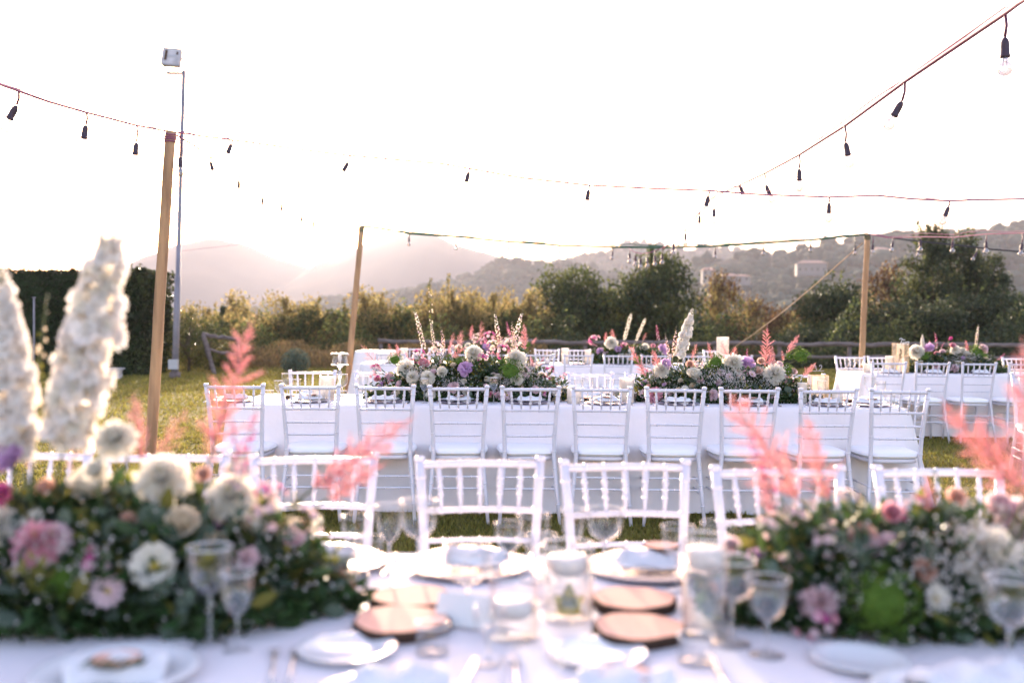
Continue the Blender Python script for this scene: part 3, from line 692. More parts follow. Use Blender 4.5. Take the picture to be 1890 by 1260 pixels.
# ------------------------------------------------------------------ string lights
def build_lamp_meshes():
    g = G(); g.lathe([(0.006, 0.0), (0.012, -0.008), (0.017, -0.02), (0.0185, -0.04), (0.0185, -0.072), (0.021, -0.074), (0.021, -0.084), (0.0175, -0.086)], 'socket', 12, cap0=True, cap1=True); sk = g.mesh('socket')
    g = G(); pr = [(0.013, -0.086), (0.014, -0.10)]
    for i in range(9):
        a = PI * (0.2 + 0.8 * i / 8); pr.append((0.031 * math.sin(a) + 0.0005, -0.132 + 0.031 * math.cos(a)))
    g.lathe(pr, 'bulb', 14, cap1=True)
    g.tube([(-0.006, 0, -0.088), (-0.009, 0, -0.12), (0.009, 0, -0.125), (0.006, 0, -0.088)], 0.0012, 'filament', 4); bl = g.mesh('bulb')
    return sk, bl
SK, BL = build_lamp_meshes()
def string_light(label, pts, bulbs, cable='cable_w', r=0.006, sc=1.0, extra=None, group=None):
    """pts: world points of the cable; bulbs: (attach point, lead length, tilt_x, tilt_y)"""
    o_ = pts[0]; t = thing('string_light', label, 'string lights', o_, group='festoon light strings over the tables')
    g = G(); q = []
    for a, b in zip(pts, pts[1:]):
        k = max(2, int((b - a).length / 0.5))
        for i in range(k): q.append(a.lerp(b, i / k) - o_)
    q.append(pts[-1] - o_); g.tube(q, r, cable, 6); ob('cable', g.mesh('cable'), t)
    if extra:
        g = G(); k = len(q)
        tw = [p + Vector((0, 0.0, extra * math.sin(PI * i / (k - 1)) + 0.012 * math.sin(i * 1.9))) for i, p in enumerate(q)]
        g.tube(tw, r * 0.45, cable, 5); ob('support_wire', g.mesh('support_wire'), t)
    for (p, lead, tx, ty) in bulbs:
        R = Euler((tx, ty, rnd.uniform(0, 6))).to_matrix(); pl = p - o_
        end = pl + Vector((math.sin(ty) * -lead * 0.3, 0, -lead))
        s_ = ob('socket', SK, t, end, (tx, ty, 0), sc); ob('bulb', BL, s_)
        g = G(); g.tube([pl, pl.lerp(end, 0.5) + Vector((0.008, 0, 0)), end + Vector((0, 0, 0.004))], min(.009, r * 0.9), 'cable_k' if cable != 'cable_w' else 'lead', 5)
        ob('lead', g.mesh('lead'), s_).matrix_parent_inverse = Matrix.Translation(end).inverted() if False else Matrix.Identity(4)
        # the lead is modelled in the string's own space: bring it into the socket's space
        lo = s_.children[-1]; lo.matrix_local = (Matrix.Translation(end) @ Euler((tx, ty, 0)).to_matrix().to_4x4() @ Matrix.Scale(sc, 4)).inverted()
    return t
# 1: coming from the upper left to the nearest post
LL = [P(-60, 135, 6.0), P(0, 156, 6.5), P(90, 188, 7.1), P(160, 208, 7.7), P(253, 232, 8.4), P(300, 241, 8.95), topL]
string_light('string of lights from the upper left corner to the nearest timber post', LL,
    [(P(35, 168, 6.8), 0.10, 0, 0.5), (P(160, 207, 7.7), 0.10, 0, 0.15), (P(253, 232, 8.4), 0.14, 0, 0.1)], r=0.009, sc=1.25, extra=0.03)
# 2: across the picture at the depth of the nearest post
LX = [topL, P(370, 251, DN), P(455, 262, DN), P(560, 277, DN), P(645, 287, DN), P(820, 303, DN), P(870, 312, DN), P(960, 328, DN), P(1087, 342, DN), P(1200, 348, DN), P(1310, 352, DN), P(1400, 359, DN), P(1530, 364, DN), P(1620, 361, DN), P(1680, 367, DN), P(1752, 371, DN), P(1800, 369, DN), P(1960, 366, DN)]
string_light('long string of lights crossing the whole sky from the nearest post', LX,
    [(P(333, 248, DN), 0.20, 0, 0), (P(428, 259, DN), 0.03, 0, 0.35), (P(645, 287, DN), 0.06, 0, 0.5), (P(866, 311, DN), 0.03, 0, 0.25), (P(1087, 342, DN), 0.04, 0, 0.15), (P(1308, 352, DN), 0.045, 0, 0.2), (P(1530, 364, DN), 0.05, 0, 0), (P(1752, 371, DN), 0.05, 0, 0.35), (P(1930, 367, DN), 0.05, 0, 0)], r=0.009, sc=1.1, extra=0.05)
# 3: from the upper right corner away to the far cable
def LD(px, py, D): return P(px, py, D)
D3 = [LD(1990, -60, 4.4), LD(1880, 5, 5.1), LD(1855, 24, 5.3), LD(1670, 150, 6.6), LD(1560, 231, 7.8), LD(1475, 285, 9.0), LD(1410, 320, 10.3), LD(1365, 341, 11.4), LD(1318, 362, 12.6), LD(1291, 392, 13.8), LD(1264, 425, 15.0), LD(1243, 443, 16.0), LD(1223, 458, 17.0)]
string_light('string of lights running away from the upper right corner to the far cable', D3,
    [(LD(1855, 24, 5.3), 0.13, 0, -0.02), (LD(1670, 151, 6.6), 0.13, 0.2, 0.45), (LD(1559, 232, 7.8), 0.13, 0, -0.2), (LD(1475, 285, 9.0), 0.13, 0, -0.03), (LD(1411, 320, 10.3), 0.12, 0, -0.4), (LD(1365, 341, 11.4), 0.01, 0, -0.4), (LD(1318, 362, 12.6), 0.15, 0, 0), (LD(1291, 392, 13.8), 0.04, 0, 0), (LD(1265, 425, 15), 0.04, 0, 0), (LD(1243, 443, 16), 0.05, 0, 0)], r=0.015, sc=1.25, extra=0.04)
# 4: from the nearest post back to the middle post
D4 = [topL, P(360, 270, 9.9), P(388, 290, 10.6), P(441, 325, 12), P(485, 360, 13.3), P(520, 373, 14.3), P(556, 394, 15.2), P(578, 404, 15.7), topM]
string_light('string of lights sagging back from the nearest post to the middle post', D4,
    [(P(388, 291, 10.6), 0.04, 0, -0.25), (P(441, 325, 12), 0.05, 0, 0), (P(485, 360, 13.3), 0.03, 0, 0), (P(520, 373, 14.3), 0.03, 0, 0), (P(556, 394, 15.2), 0.03, 0, 0), (P(578, 404, 15.7), 0.03, 0, 0)], r=0.009, sc=1.1)
# 5: far cable between the middle and the right post
F5 = [topM, P(700, 421, 16.8), P(755, 431, 16.9), P(842, 437, DF), P(938, 446, DF), P(1032, 453, DF), P(1130, 456, DF), P(1160, 456, DF), P(1222, 457, DF), P(1320, 454, DF), P(1409, 449, DF), P(1496, 443, DF), P(1560, 436, DF), topR]
string_light('green cabled string of lights between the middle and the right post', F5,
    [(P(755, 431, 16.9), 0.06, 0, 0), (P(842, 438, DF), 0.06, 0, 0), (P(938, 447, DF), 0.06, 0, 0), (P(1032, 453, DF), 0.06, 0, 0), (P(1131, 457, DF), 0.06, 0, 0.1), (P(1320, 455, DF), 0.06, 0, 0), (P(1409, 450, DF), 0.05, 0, 0), (P(1496, 444, DF), 0.05, 0, 0), (P(1578, 437, DF), 0.16, 0, 0)], cable='cable_g', r=0.021, sc=0.95, extra=0.04)
# 6: short pale loop of bulbs hanging under the castle
L6 = [P(1160, 457, DF), P(1170, 465, DF - .3), P(1185, 468, DF - .3), P(1200, 466, DF - .3), P(1214, 461, DF - .2), P(1223, 457, DF)]
string_light('short loop of bulbs hanging below the far cable under the castle', L6,
    [(P(1162, 460, DF), 0.06, 0, 0), (P(1173, 465, DF - .3), 0.06, 0, 0), (P(1182, 467, DF - .3), 0.08, 0, 0), (P(1195, 467, DF - .3), 0.07, 0, 0), (P(1209, 463, DF - .3), 0.08, 0, 0), (P(1222, 459, DF), 0.09, 0, 0)], r=0.006, sc=1.15)
# 7: pale string right of the right post
L7 = [topR, P(1640, 439, 16.5), P(1700, 437, 15.5), P(1760, 438, 14.6), P(1820, 432, 13.8), P(1890, 430, 13), P(1980, 425, 12)]
string_light('pale string of lights leaving the right post towards the right edge', L7,
    [(P(1611, 436, 16.9), 0.13, 0, 0), (P(1648, 439, 16.4), 0.06, 0, 0.1), (P(1699, 438, 15.5), 0.05, 0, 0), (P(1758, 438, 14.6), 0.06, 0, 0), (P(1820, 433, 13.8), 0.09, 0, 0), (P(1887, 430, 13), 0.13, 0, 0.1)], r=0.009, sc=1.1, extra=0.05)
L8 = [topR, P(1660, 441, 17), P(1700, 446, 16.7), P(1760, 452, 16.4), P(1830, 460, 16), P(1900, 466, 15.6), P(1990, 474, 15)]
string_light('black cabled string of lights sagging from the right post to the right edge', L8,
    [(P(1696, 446, 16.7), 0.10, 0, 0.1), (P(1804, 458, 16.2), 0.07, 0, 0.5)], cable='cable_k', r=0.014, sc=0.95)
t = thing('far_wire', 'hair thin wire with a knot crossing in front of the left mountain', 'wire', P(340, 463, 21))
g = G(); g.tube([P(336, 463, 21) - t.location, P(400, 456, 20) - t.location, P(520, 442, 18.5) - t.location, P(660, 424, 16.8) - t.location], 0.003, 'cable_w', 4); ob('strand', g.mesh('strand'), t)

# ------------------------------------------------------------------ chairs
def chair_proto():
    t = thing('chiavari_chair', 'x', 'chair')
    def beads(g, pts, rad, zs, extra=0.0035):
        """ring beads at the given fractions along a two or more point line"""
        pts = [Vector(p) for p in pts]
        for f in zs:
            k = f * (len(pts) - 1); i = min(int(k), len(pts) - 2); p = pts[i].lerp(pts[i + 1], k - i); d = (pts[i + 1] - pts[i]).normalized()
            r = rad if not callable(rad) else rad(f)
            g.tube([p - d * 0.005, p - d * 0.0025, p + d * 0.0025, p + d * 0.005], [r, r + extra, r + extra, r], 'paint', 10)
    parts = {}
    for s in (-1, 1):
        g = G(); pts = [(s * .200, -.268, 0), (s * .181, -.222, .22), (s * .163, -.196, .45), (s * .166, -.206, .58), (s * .176, -.232, .76), (s * .187, -.262, .905)]
        g.tube(pts, [.0115, .0135, .0145, .0145, .0142, .0140], 'paint', 12); beads(g, pts, .0138, [.12, .24, .33, .45, .62, .80, .93])
        g.tube([(s * .187, -.262, .903), (s * .1875, -.263, .909), (s * .188, -.264, .916), (s * .188, -.2645, .920)], [.0168, .0178, .0165, .011], 'paint', 12)
        parts['post%d' % s] = ob('back_post', g.mesh('back_post'), t)
        g = G(); pts = [(s * .196, .205, 0), (s * .186, .195, .22), (s * .178, .185, .44)]
        g.tube(pts, [.0115, .0135, .0145], 'paint', 12); beads(g, pts, .0132, [.15, .4, .62, .85]); ob('front_leg', g.mesh('front_leg'), t)
        g = G()
        for z, y0 in ((.20, -.222), (.27, -.216)):
            a, b = (s * .182, y0, z), (s * .185, .19, z + .0); g.tube([a, b], .0065, 'paint', 8); beads(g, [a, b], .0065, [.3, .5, .7], .003)
        ob('side_stretcher', g.mesh('side_stretcher'), t)
    def rail(name, z, r, hw, y, bow, arch=0.0, nb=5):
        g = G(); n = 10; pts = [(hw * (2 * i / n - 1), y - bow * (1 - (2 * i / n - 1) ** 2), z + arch * (1 - (2 * i / n - 1) ** 2)) for i in range(n + 1)]
        g.tube(pts, r, 'paint', 10); beads(g, pts, r, [(k + 1) / (nb + 1) for k in range(nb)], .003); return ob(name, g.mesh(name), t)
    rail('top_rail', .892, .0115, .186, -.259, .018, 0.002)
    rail('spindle_rail', .752, .0092, .176, -.230, .018, 0.004)
    rail('ladder_rail', .664, .0075, .170, -.218, .014, 0.002); rail('ladder_rail', .583, .0075, .166, -.206, .012, 0.0)
    for z, y, hw in ((.235, -.224, .180), (.31, -.212, .174)): rail('back_stretcher', z, .0065, hw, y, 0, 0, 3)
    for z in (.235, .31): rail('front_stretcher', z, .0065, .184, .194, 0, 0, 3)
    for i in range(5):
        u = (i - 2) / 2.0; x0, x1 = u * .118, u * .128; g = G(); bo = 1 - (u * .66) ** 2
        a = Vector((x0, -.230 - .018 * bo, .756)); b = Vector((x1, -.259 - .018 * bo, .888))
        g.tube([a, a.lerp(b, .35), a.lerp(b, .7), b], [.0045, .0068, .0075, .0065], 'paint', 8); beads(g, [a, b], .0066, [.34, .52, .70], .0035)
        ob('spindle', g.mesh('spindle'), t)
    # seat frame and cushion
    def outline(k, hw0, hw1, y0, y1, n=40, p=4.0):
        out = []
        for i in range(n):
            a = 2 * PI * i / n; c, s_ = math.cos(a), math.sin(a)
            x = math.copysign(abs(c) ** (2 / p), c); y = math.copysign(abs(s_) ** (2 / p), s_)
            hw = hw0 + (hw1 - hw0) * (y * 0.5 + 0.5); out.append((x * hw * k, (y0 + y1) / 2 + y * (y1 - y0) / 2 * k))
        return out
    def slab(levels, hw0, hw1, y0, y1, m, name):
        g = G(); n = 40; vs = []
        for k, z in levels: vs += [Vector((x, y, z)) for x, y in outline(k, hw0, hw1, y0, y1)]
        fs = [(i * n + j, i * n + (j + 1) % n, (i + 1) * n + (j + 1) % n, (i + 1) * n + j) for i in range(len(levels) - 1) for j in range(n)]
        fs += [tuple(range(n))[::-1], tuple((len(levels) - 1) * n + j for j in range(n))]
        g.add(vs, fs, m); return ob(name, g.mesh(name), t)
    slab([(.96, .418), (1, .424), (1, .440), (.97, .446)], .172, .194, -.20, .205, 'paint', 'seat_frame')
    c = slab([(.93, .447), (1.0, .453), (1.03, .463), (1.035, .474), (1.0, .486), (.90, .493), (.55, .4975), (.1, .4985)], .180, .200, -.205, .215, 'cushion', 'seat_cushion')
    g = G(); pts = [Vector((x * 1.037, y * 1.037 if True else y, .466)) for x, y in outline(1.0, .180, .200, -.205, .215)]
    pts.append(pts[0]); g.tube(pts, .0035, 'cushion', 6, False); ob('piping', g.mesh('piping'), c)
    return t
CH = chair_proto(); CH_USED = [False]
def chair(x, y, rz, label, group, s=1.0):
    if not CH_USED[0]: CH_USED[0] = True; c = CH
    else: c = copy_tree(CH)
    c.location = (x, y, 0); c.rotation_euler = (0, 0, rz); c.scale = (s, s, s); c['label'] = label; c['group'] = group
    return c
# near row of the middle table, backs to us
for i, cx in enumerate([433, 570, 706, 843, 974.5, 1115.5, 1249.5, 1381.5, 1524, 1661]):
    p = P(cx, 715, 6.53 - 0.004 * i)
    chair(p.x, p.y + 0.262, rnd.gauss(0, 0.055), '%s white chair from the left in the middle table\'s near row, back to us' % ordinal(i), 'near row of chairs at the middle table')
for i, cx in enumerate([581, 697, 795, 893, 988, 1088, 1197, 1300, 1395, 1480]):
    D = 8.38 + 0.0 * i; p = P(cx, 690, D)
    chair(p.x, D - 0.262, PI + rnd.gauss(0, 0.04) + (0.10 if i == 0 else 0), '%s white chair from the left across the middle table, facing us' % ordinal(i), 'far row of chairs at the middle table')
for i, (cx, D) in enumerate([(60, 3.17), (317, 3.15), (593, 3.12), (896, 3.08), (1166, 3.03), (1444, 2.93), (1742, 2.96)]):
    p = P(cx, 850, D)
    chair(p.x, D - 0.262, PI + 0.05 + rnd.gauss(0, 0.02), '%s blurred white chair from the left across our own table' % ordinal(i), 'chairs across the nearest table')
for i, cx in enumerate([722, 790, 860, 928, 997, 1067, 1142, 1211, 1287, 1359]):
    D = 13.1; p = P(cx, 655, D)
    chair(p.x, D + 0.262, rnd.gauss(0, 0.04), '%s chair from left in the far middle table\'s near row' % ordinal(i), 'near row of chairs at the far middle table')
for i, cx in enumerate([757, 815, 880, 945, 1010, 1067, 1130, 1200, 1320]):
    D = 15.6; p = P(cx, 642, D)
    chair(p.x, D - 0.262, PI + rnd.gauss(0, 0.04), '%s chair from left across the far middle table' % ordinal(i), 'far row of chairs at the far middle table')
for i, cx in enumerate([1641, 1721, 1807.5, 1893]):
    D = 11.2; p = P(cx, 667, D)
    chair(p.x, D + 0.262, rnd.gauss(0, 0.04), '%s chair from left in the far right table\'s near row' % ordinal(i), 'near row of chairs at the far right table')
for i, cx in enumerate([1567.5, 1630.5, 1720, 1800, 1876]):
    D = 13.1; p = P(cx, 656, D)
    chair(p.x, D - 0.262, PI + rnd.gauss(0, 0.04), '%s chair from left across the far right table' % ordinal(i), 'far row of chairs at the far right table')
p = P(1905, 700, 8.6); chair(p.x + .02, 8.45, PI - 0.25, 'white chair cut by the right edge, standing alone on the grass', 'single chair at the right edge')

# ------------------------------------------------------------------ tablecloths
def tablecloth(name, label, x0, x1, y0, y1, rz=0.0, h=0.75, piv=None, amp=0.048, group='floor length white tablecloths', hem=0.015, seed=0):
    cx, cy = (x0 + x1) / 2, (y0 + y1) / 2; w, d = x1 - x0, y1 - y0
    # perimeter samples with small rounded corners
    per = []; rc = 0.03; step = 0.035
    def seg(a, b):
        n = max(2, int((Vector(b) - Vector(a)).length / step))
        return [(a[0] + (b[0] - a[0]) * i / n, a[1] + (b[1] - a[1]) * i / n) for i in range(n)]
    W2, D2 = w / 2, d / 2
    per += seg((-W2 + rc, -D2), (W2 - rc, -D2)) + [(W2 - rc * .3, -D2 + rc * .3)] + seg((W2, -D2 + rc), (W2, D2 - rc)) + [(W2 - rc * .3, D2 - rc * .3)] + seg((W2 - rc, D2), (-W2 + rc, D2)) + [(-W2 + rc * .3, D2 - rc * .3)] + seg((-W2, D2 - rc), (-W2, -D2 + rc)) + [(-W2 + rc * .3, -D2 + rc * .3)]
    n = len(per); rows = [(0, 0), (0.004, 0.006), (0.010, 0.02), (0.012, 0.06)] + [(0, h * k / 12) for k in range(2, 13)]
    V = []; out = []
    for i, (x, y) in enumerate(per):
        a = per[(i + 1) % n]; b = per[i - 1]; tx, ty = a[0] - b[0], a[1] - b[1]; L = math.hypot(tx, ty); out.append((ty / L, -tx / L))
    arc = 0.0
    for r, (o_, dz) in enumerate(rows):
        for i, (x, y) in enumerate(per):
            ox, oy = out[i]; z = h - dz; t = dz / h
            if r >= 3:
                end = 1.0 if abs(x) > W2 - 0.02 else 0.0
                cdist = min(abs(abs(x) - W2) + abs(abs(y) - D2), 1.0)
                s = x * 1.0 + y * 1.3
                f = (math.sin(s * 7.1 + seed) * 0.5 + math.sin(s * 17.3 + seed * 2) * 0.3 + mnoise.noise(Vector((s * 2.3, seed, 0))) * 0.9)
                fold = f * amp * t ** 1.2 * (1 + 1.8 * end)
                corner = max(0, 1 - cdist / 0.25) * 0.075 * t
                o2 = 0.012 + 0.035 * t + fold + corner
                V.append((x + ox * o2, y + oy * o2, max(hem, z + hem * t + 0.01 * math.sin(s * 3 + seed) * t)))
            else: V.append((x + ox * o_, y + oy * o_, z))
    F = [(r * n + i, (r + 1) * n + i, (r + 1) * n + (i + 1) % n, r * n + (i + 1) % n) for r in range(len(rows) - 1) for i in range(n)]
    # top as a grid with slight relief, stitched by overlap 1 mm above the rim level
    k0 = len(V); nx, ny = int(w / 0.08), int(d / 0.08)
    for j in range(ny + 1):
        for i in range(nx + 1):
            x = -W2 + w * i / nx; y = -D2 + d * j / ny
            e = min(W2 - abs(x), D2 - abs(y)); q = min(1, e / 0.1)
            V.append((x * (1 - 0.0005), y, h + 0.001 + q * 0.0022 * (mnoise.noise(Vector((x * 3 + seed, y * 3, 1))) + 1) - (0.004 if e < 0.01 else 0)))
    F += [(k0 + j * (nx + 1) + i, k0 + j * (nx + 1) + i + 1, k0 + (j + 1) * (nx + 1) + i + 1, k0 + (j + 1) * (nx + 1) + i) for j in range(ny) for i in range(nx)]
    me = bpy.data.meshes.new(name); me.from_pydata(V, [], F); me.materials.append(M['cloth']); me.polygons.foreach_set('use_smooth', [True] * len(F)); me.update()
    o_ = ob(name, me, None, (cx, cy, 0), (0, 0, rz)); tag(o_, label, 'tablecloth', group); return o_
tablecloth('tablecloth', 'white cloth of our own nearest table, set with plates, glasses and log slices', -3.1, 3.3, 1.12, 2.50, rz=-0.022, seed=1)
tablecloth('tablecloth', 'long white cloth of the middle table behind the row of ten chairs', P(420, 757, 6.92).x, P(1679, 760, 6.92).x, 6.92, 7.98, seed=2)
tablecloth('tablecloth', 'white cloth of the far right table, its left end sunlit in pleats', P(1594, 690, 11.75).x, 9.5, 11.75, 12.7, amp=0.03, seed=3)
tablecloth('tablecloth', 'white cloth of the far middle table', P(664, 675, 13.6).x, P(1400, 680, 13.6).x, 13.65, 14.65, seed=4)
tablecloth('tablecloth', 'pale blue shaded cloth over the small high table right of the middle post', P(655, 650, 16.0).x, P(722, 650, 16.0).x, 16.0, 16.7, h=P(680, 648, 16.0).z, seed=5, group='small high side table')

# ------------------------------------------------------------------ flower heads
def fr(): return rnd.random()
def dahlia(m, r=0.05, layers=7, centre='centre'):
    g = G()
    for k in range(layers):
        t = k / (layers - 1); th = math.radians(112 - 100 * t); n = int(20 - 12 * t)
        for i in range(n):
            a = 2 * PI * (i + 0.5 * (k % 2)) / n + rnd.gauss(0, .06); d = Vector((math.sin(th) * math.cos(a), math.sin(th) * math.sin(a), math.cos(th)))
            g.petal((0, 0, 0), d, (0, 0, 1), r * rnd.uniform(.88, 1.08) * (1 - .12 * t), r * 0.36 * (1 - .4 * t), m, 0.35, 0.1, (0.4, 0.9, 1.0, 0.5))
    if centre: g.lathe([(r * .1, r * .55), (r * .08, r * .8), (0.0005, r * .84)], centre, 8)
    return g.mesh('dahlia')
def rose(m, r=0.035):
    g = G()
    for k, (n, th, L) in enumerate([(6, 78, 1.0), (6, 55, 1.0), (5, 34, .95), (4, 16, .85), (3, 6, .75)]):
        for i in range(n):
            a = 2 * PI * (i + .37 * k) / n + rnd.gauss(0, .08); t = math.radians(th + rnd.gauss(0, 4)); d = Vector((math.sin(t) * math.cos(a), math.sin(t) * math.sin(a), math.cos(t)))
            g.petal((0, 0, -.2 * r), d, (-math.cos(a), -math.sin(a), 0.4), r * L * 1.25, r * 1.15, m, 0.35, 0.28, (0.4, 0.95, 1.05, 0.75))
    return g.mesh('rose')
def anemone(m, r=0.045):
    g = G()
    for n, th, o_ in ((5, 78, 0), (5, 62, .5)):
        for i in range(n):
            a = 2 * PI * (i + o_) / n; t = math.radians(th); d = Vector((math.sin(t) * math.cos(a), math.sin(t) * math.sin(a), math.cos(t)))
            g.petal((0, 0, 0), d, (0, 0, 1), r, r * 1.0, m, 0.3, 0.2, (0.4, 0.95, 1.1, 0.8))
    g.lathe([(r * .22, 0), (r * .25, r * .1), (r * .18, r * .2), (0.0005, r * .24)], 'centre', 10)
    return g.mesh('anemone')
def carnation(m, r=0.032):
    g = G()
    for k in range(70):
        u = fr(); th = math.acos(1 - 1.15 * u); a = 2 * PI * fr(); d = Vector((math.sin(th) * math.cos(a), math.sin(th) * math.sin(a), math.cos(th)))
        g.petal(d * r * .25, (d + Vector((rnd.gauss(0, .25), rnd.gauss(0, .25), .1))), Vector((rnd.gauss(0, 1), rnd.gauss(0, 1), rnd.gauss(0, 1))), r * rnd.uniform(.7, .95), r * .5, m, 0.3, 0.15, (0.3, .8, 1.0, .8))
    return g.mesh('carnation')
def daisy(m, r=0.022):
    g = G()
    for i in range(12):
        a = 2 * PI * i / 12; d = Vector((math.cos(a), math.sin(a), .25)); g.petal((0, 0, 0), d, (0, 0, 1), r, r * .42, m, .2, .05)
    for i in range(8):
        a = 2 * PI * i / 8 + .3; d = Vector((math.cos(a), math.sin(a), .8)); g.petal((0, 0, 0), d, (0, 0, 1), r * .75, r * .36, m, .2, .05)
    g.lathe([(r * .2, 0), (r * .18, r * .15), (0.0005, r * .2)], 'centre', 8)
    return g.mesh('daisy')
def blossom_cluster(ms, r=0.05, n=16, fr_=0.014):
    g = G()
    for k in range(n):
        th = math.acos(1 - 1.3 * fr()); a = 2 * PI * fr(); d = Vector((math.sin(th) * math.cos(a), math.sin(th) * math.sin(a), math.cos(th))); c = d * r * rnd.uniform(.6, 1.05)
        g.tube([(0, 0, -r * .3), c], 0.0009, 'stem', 4, False); x = d.orthogonal().normalized(); y = d.cross(x); m = ms[int(fr() * len(ms))]
        for i in range(5):
            b = 2 * PI * i / 5; g.petal(c, x * math.cos(b) + y * math.sin(b) + d * .5, d, fr_, fr_ * .85, m, .25, .1, (.4, 1, .7))
    return g.mesh('blossom_cluster')
def green_bloom(r=0.045, n=760):
    g = G(); lobes = [Vector((math.cos(q * 1.05) * .55, math.sin(q * 1.05) * .55, .25 + .2 * (q % 2))) * r for q in range(6)] + [Vector((0, 0, .55)) * r]
    for k in range(n):
        th = math.acos(1 - 1.5 * fr()); a = 2 * PI * fr(); d = Vector((math.sin(th) * math.cos(a), math.sin(th) * math.sin(a), math.cos(th) * .75)); lump = 1 + .18 * math.sin(a * 4 + 2 * th) * math.sin(th * 5)
        c = lobes[k % 7] + d * r * .50 * lump * rnd.uniform(.8, 1.05); s = r * .085
        q = Vector((rnd.gauss(0, 1), rnd.gauss(0, 1), rnd.gauss(0, 1))).normalized(); w = q.cross(d).normalized()
        g.add([c, c + q * s * .5 + w * s * .4 + d * s * .3, c + d * s * 1.3, c - q * s * .5 - w * s * .4 + d * s * .3], [(0, 1, 2, 3)], 'p_green')
    g.lathe([(r * .05, -r * .25), (r * .62, -r * .1), (r * .70, r * .2), (r * .4, r * .5), (0.0005, r * .6)], 'p_green', 12)
    return g.mesh('green_bloom')
def spike(ms, n=70, w=0.030, fs=0.017, loose=1.0, tip=0.2, bend=0.06, name='delphinium_spike', lump=0):
    """a flower spire one metre tall in its own space, later scaled"""
    g = G(); bx = lambda t: Vector((bend * t * t, 0, t))
    g.tube([bx(t / 8) for t in range(-1, 9)], [.006 - .0004 * k for k in range(10)], 'stem', 6)
    for k in range(n):
        t = (k + rnd.random() * .6) / n; z = 0.12 + 0.86 * t; c0 = bx(z); a = k * 2.39996 + rnd.gauss(0, .2)
        prof = 1.0 if t < 1 - tip else max(.15, (1 - t) / tip * .85 + .15); prof *= (0.75 + .25 * min(1, t / .12))
        d = Vector((math.cos(a), math.sin(a), rnd.gauss(.15, .2))).normalized(); c = c0 + d * w * prof * (rnd.uniform(.55, 1.0) if not lump else rnd.uniform(.55, 1.05) * (1 + .22 * math.sin(z * 52))); f = fs * (prof ** .5) * rnd.uniform(.85, 1.2)
        g.tube([c0, c], 0.0018, 'stem', 3, False); x = d.orthogonal().normalized(); y = d.cross(x); m = ms[int(fr() * len(ms))]
        if prof < .35:
            for i in range(3): b = 2 * PI * i / 3; g.petal(c, d + (x * math.cos(b) + y * math.sin(b)) * .3, d, f * .8, f * .5, m, .4, 0, (.4, 1, .3))
            continue
        for i in range(5):
            b = 2 * PI * i / 5 + fr(); g.petal(c, x * math.cos(b) + y * math.sin(b) + d * rnd.uniform(.3, .7), d, f, f * .95, m, .25, .15, (.45, 1, .75))
        for i in range(3):
            b = 2 * PI * i / 3; g.petal(c, d + (x * math.cos(b) + y * math.sin(b)) * .6, d, f * .55, f * .4, m, .3, 0, (.5, 1, .5))
    return g.mesh(name)
def astilbe(m, m2, side=0.24, n=48, dens=2.2):
    """a feathery plume one metre tall in its own space"""
    g = G(); g.tube([(0, 0, -.15), (.01, 0, .4), (.0, 0, .97)], [.008, .006, .002], 'stem', 5)
    def tuft(a, b, w, cnt):
        for i in range(cnt):
            t = (i + fr()) / cnt; c = a.lerp(b, t); ww = w * (1 - t * .75); q = Vector((rnd.gauss(0, 1), rnd.gauss(0, 1), rnd.gauss(.4, 1))).normalized(); d = (b - a).normalized()
            e = c + (q * ww + d * ww * .6); s = q.cross(d); s = s.normalized() * ww * .35 if s.length > 1e-6 else Vector((ww * .3, 0, 0))
            g.add([c, (c + e) / 2 + s, e, (c + e) / 2 - s], [(0, 1, 2, 3)], m if fr() < .5 else (m2 if fr() < .7 else 'p_pink'))
    for k in range(n):
        t = k / n; z = .10 + .84 * t; a = k * 2.4; L = side * (1 - t) ** .75 * (0.6 + .4 * min(1, t / .15)) + .02; L *= rnd.uniform(.55, 1.3); a += rnd.gauss(0, .5)
        o_ = Vector((0, 0, z)); e = o_ + Vector((math.cos(a) * L, math.sin(a) * L, L * .75))
        g.tube([o_, e], 0.002, m, 3, False); tuft(o_, e, .028 * (1 - .5 * t), int(26 * dens * (0.4 + L / side)))
        if L > .09:
            for q in (0.4, .65):
                o2 = o_.lerp(e, q)
                for s in (-1, 1):
                    e2 = o2 + Vector((math.cos(a + s * .9) * L * .38, math.sin(a + s * .9) * L * .38, L * .35)); tuft(o2, e2, .016, int(10 * dens))
    tuft(Vector((0, 0, .85)), Vector((0, 0, 1.0)), .02, int(30 * dens))
    return g.mesh('astilbe_plume')
def euc_leaf(): g = G(); g.petal((0, 0, 0), (0, 0, 1), (0, 1, 0), 1.0, .85, 'euc', .12, .1, (.25, .85, 1.0, .8, .25)); return g.mesh('leaf')
def rusc_leaf(m='rusc'): g = G(); g.petal((0, 0, 0), (0, 0, 1), (0, 1, 0), 1.0, .38, m, .15, .18, (.15, .8, 1.0, .7, .1)); return g.mesh('leaf')
def tulip_head(m, r=.03): 
    g = G()
    for i in range(6): a = 2 * PI * i / 6; g.petal((0, 0, 0), (math.cos(a) * .45, math.sin(a) * .45, 1), (-math.cos(a), -math.sin(a), 0), r * 1.3, r * .9, m, .3, .15)
    return g.mesh('poppy')
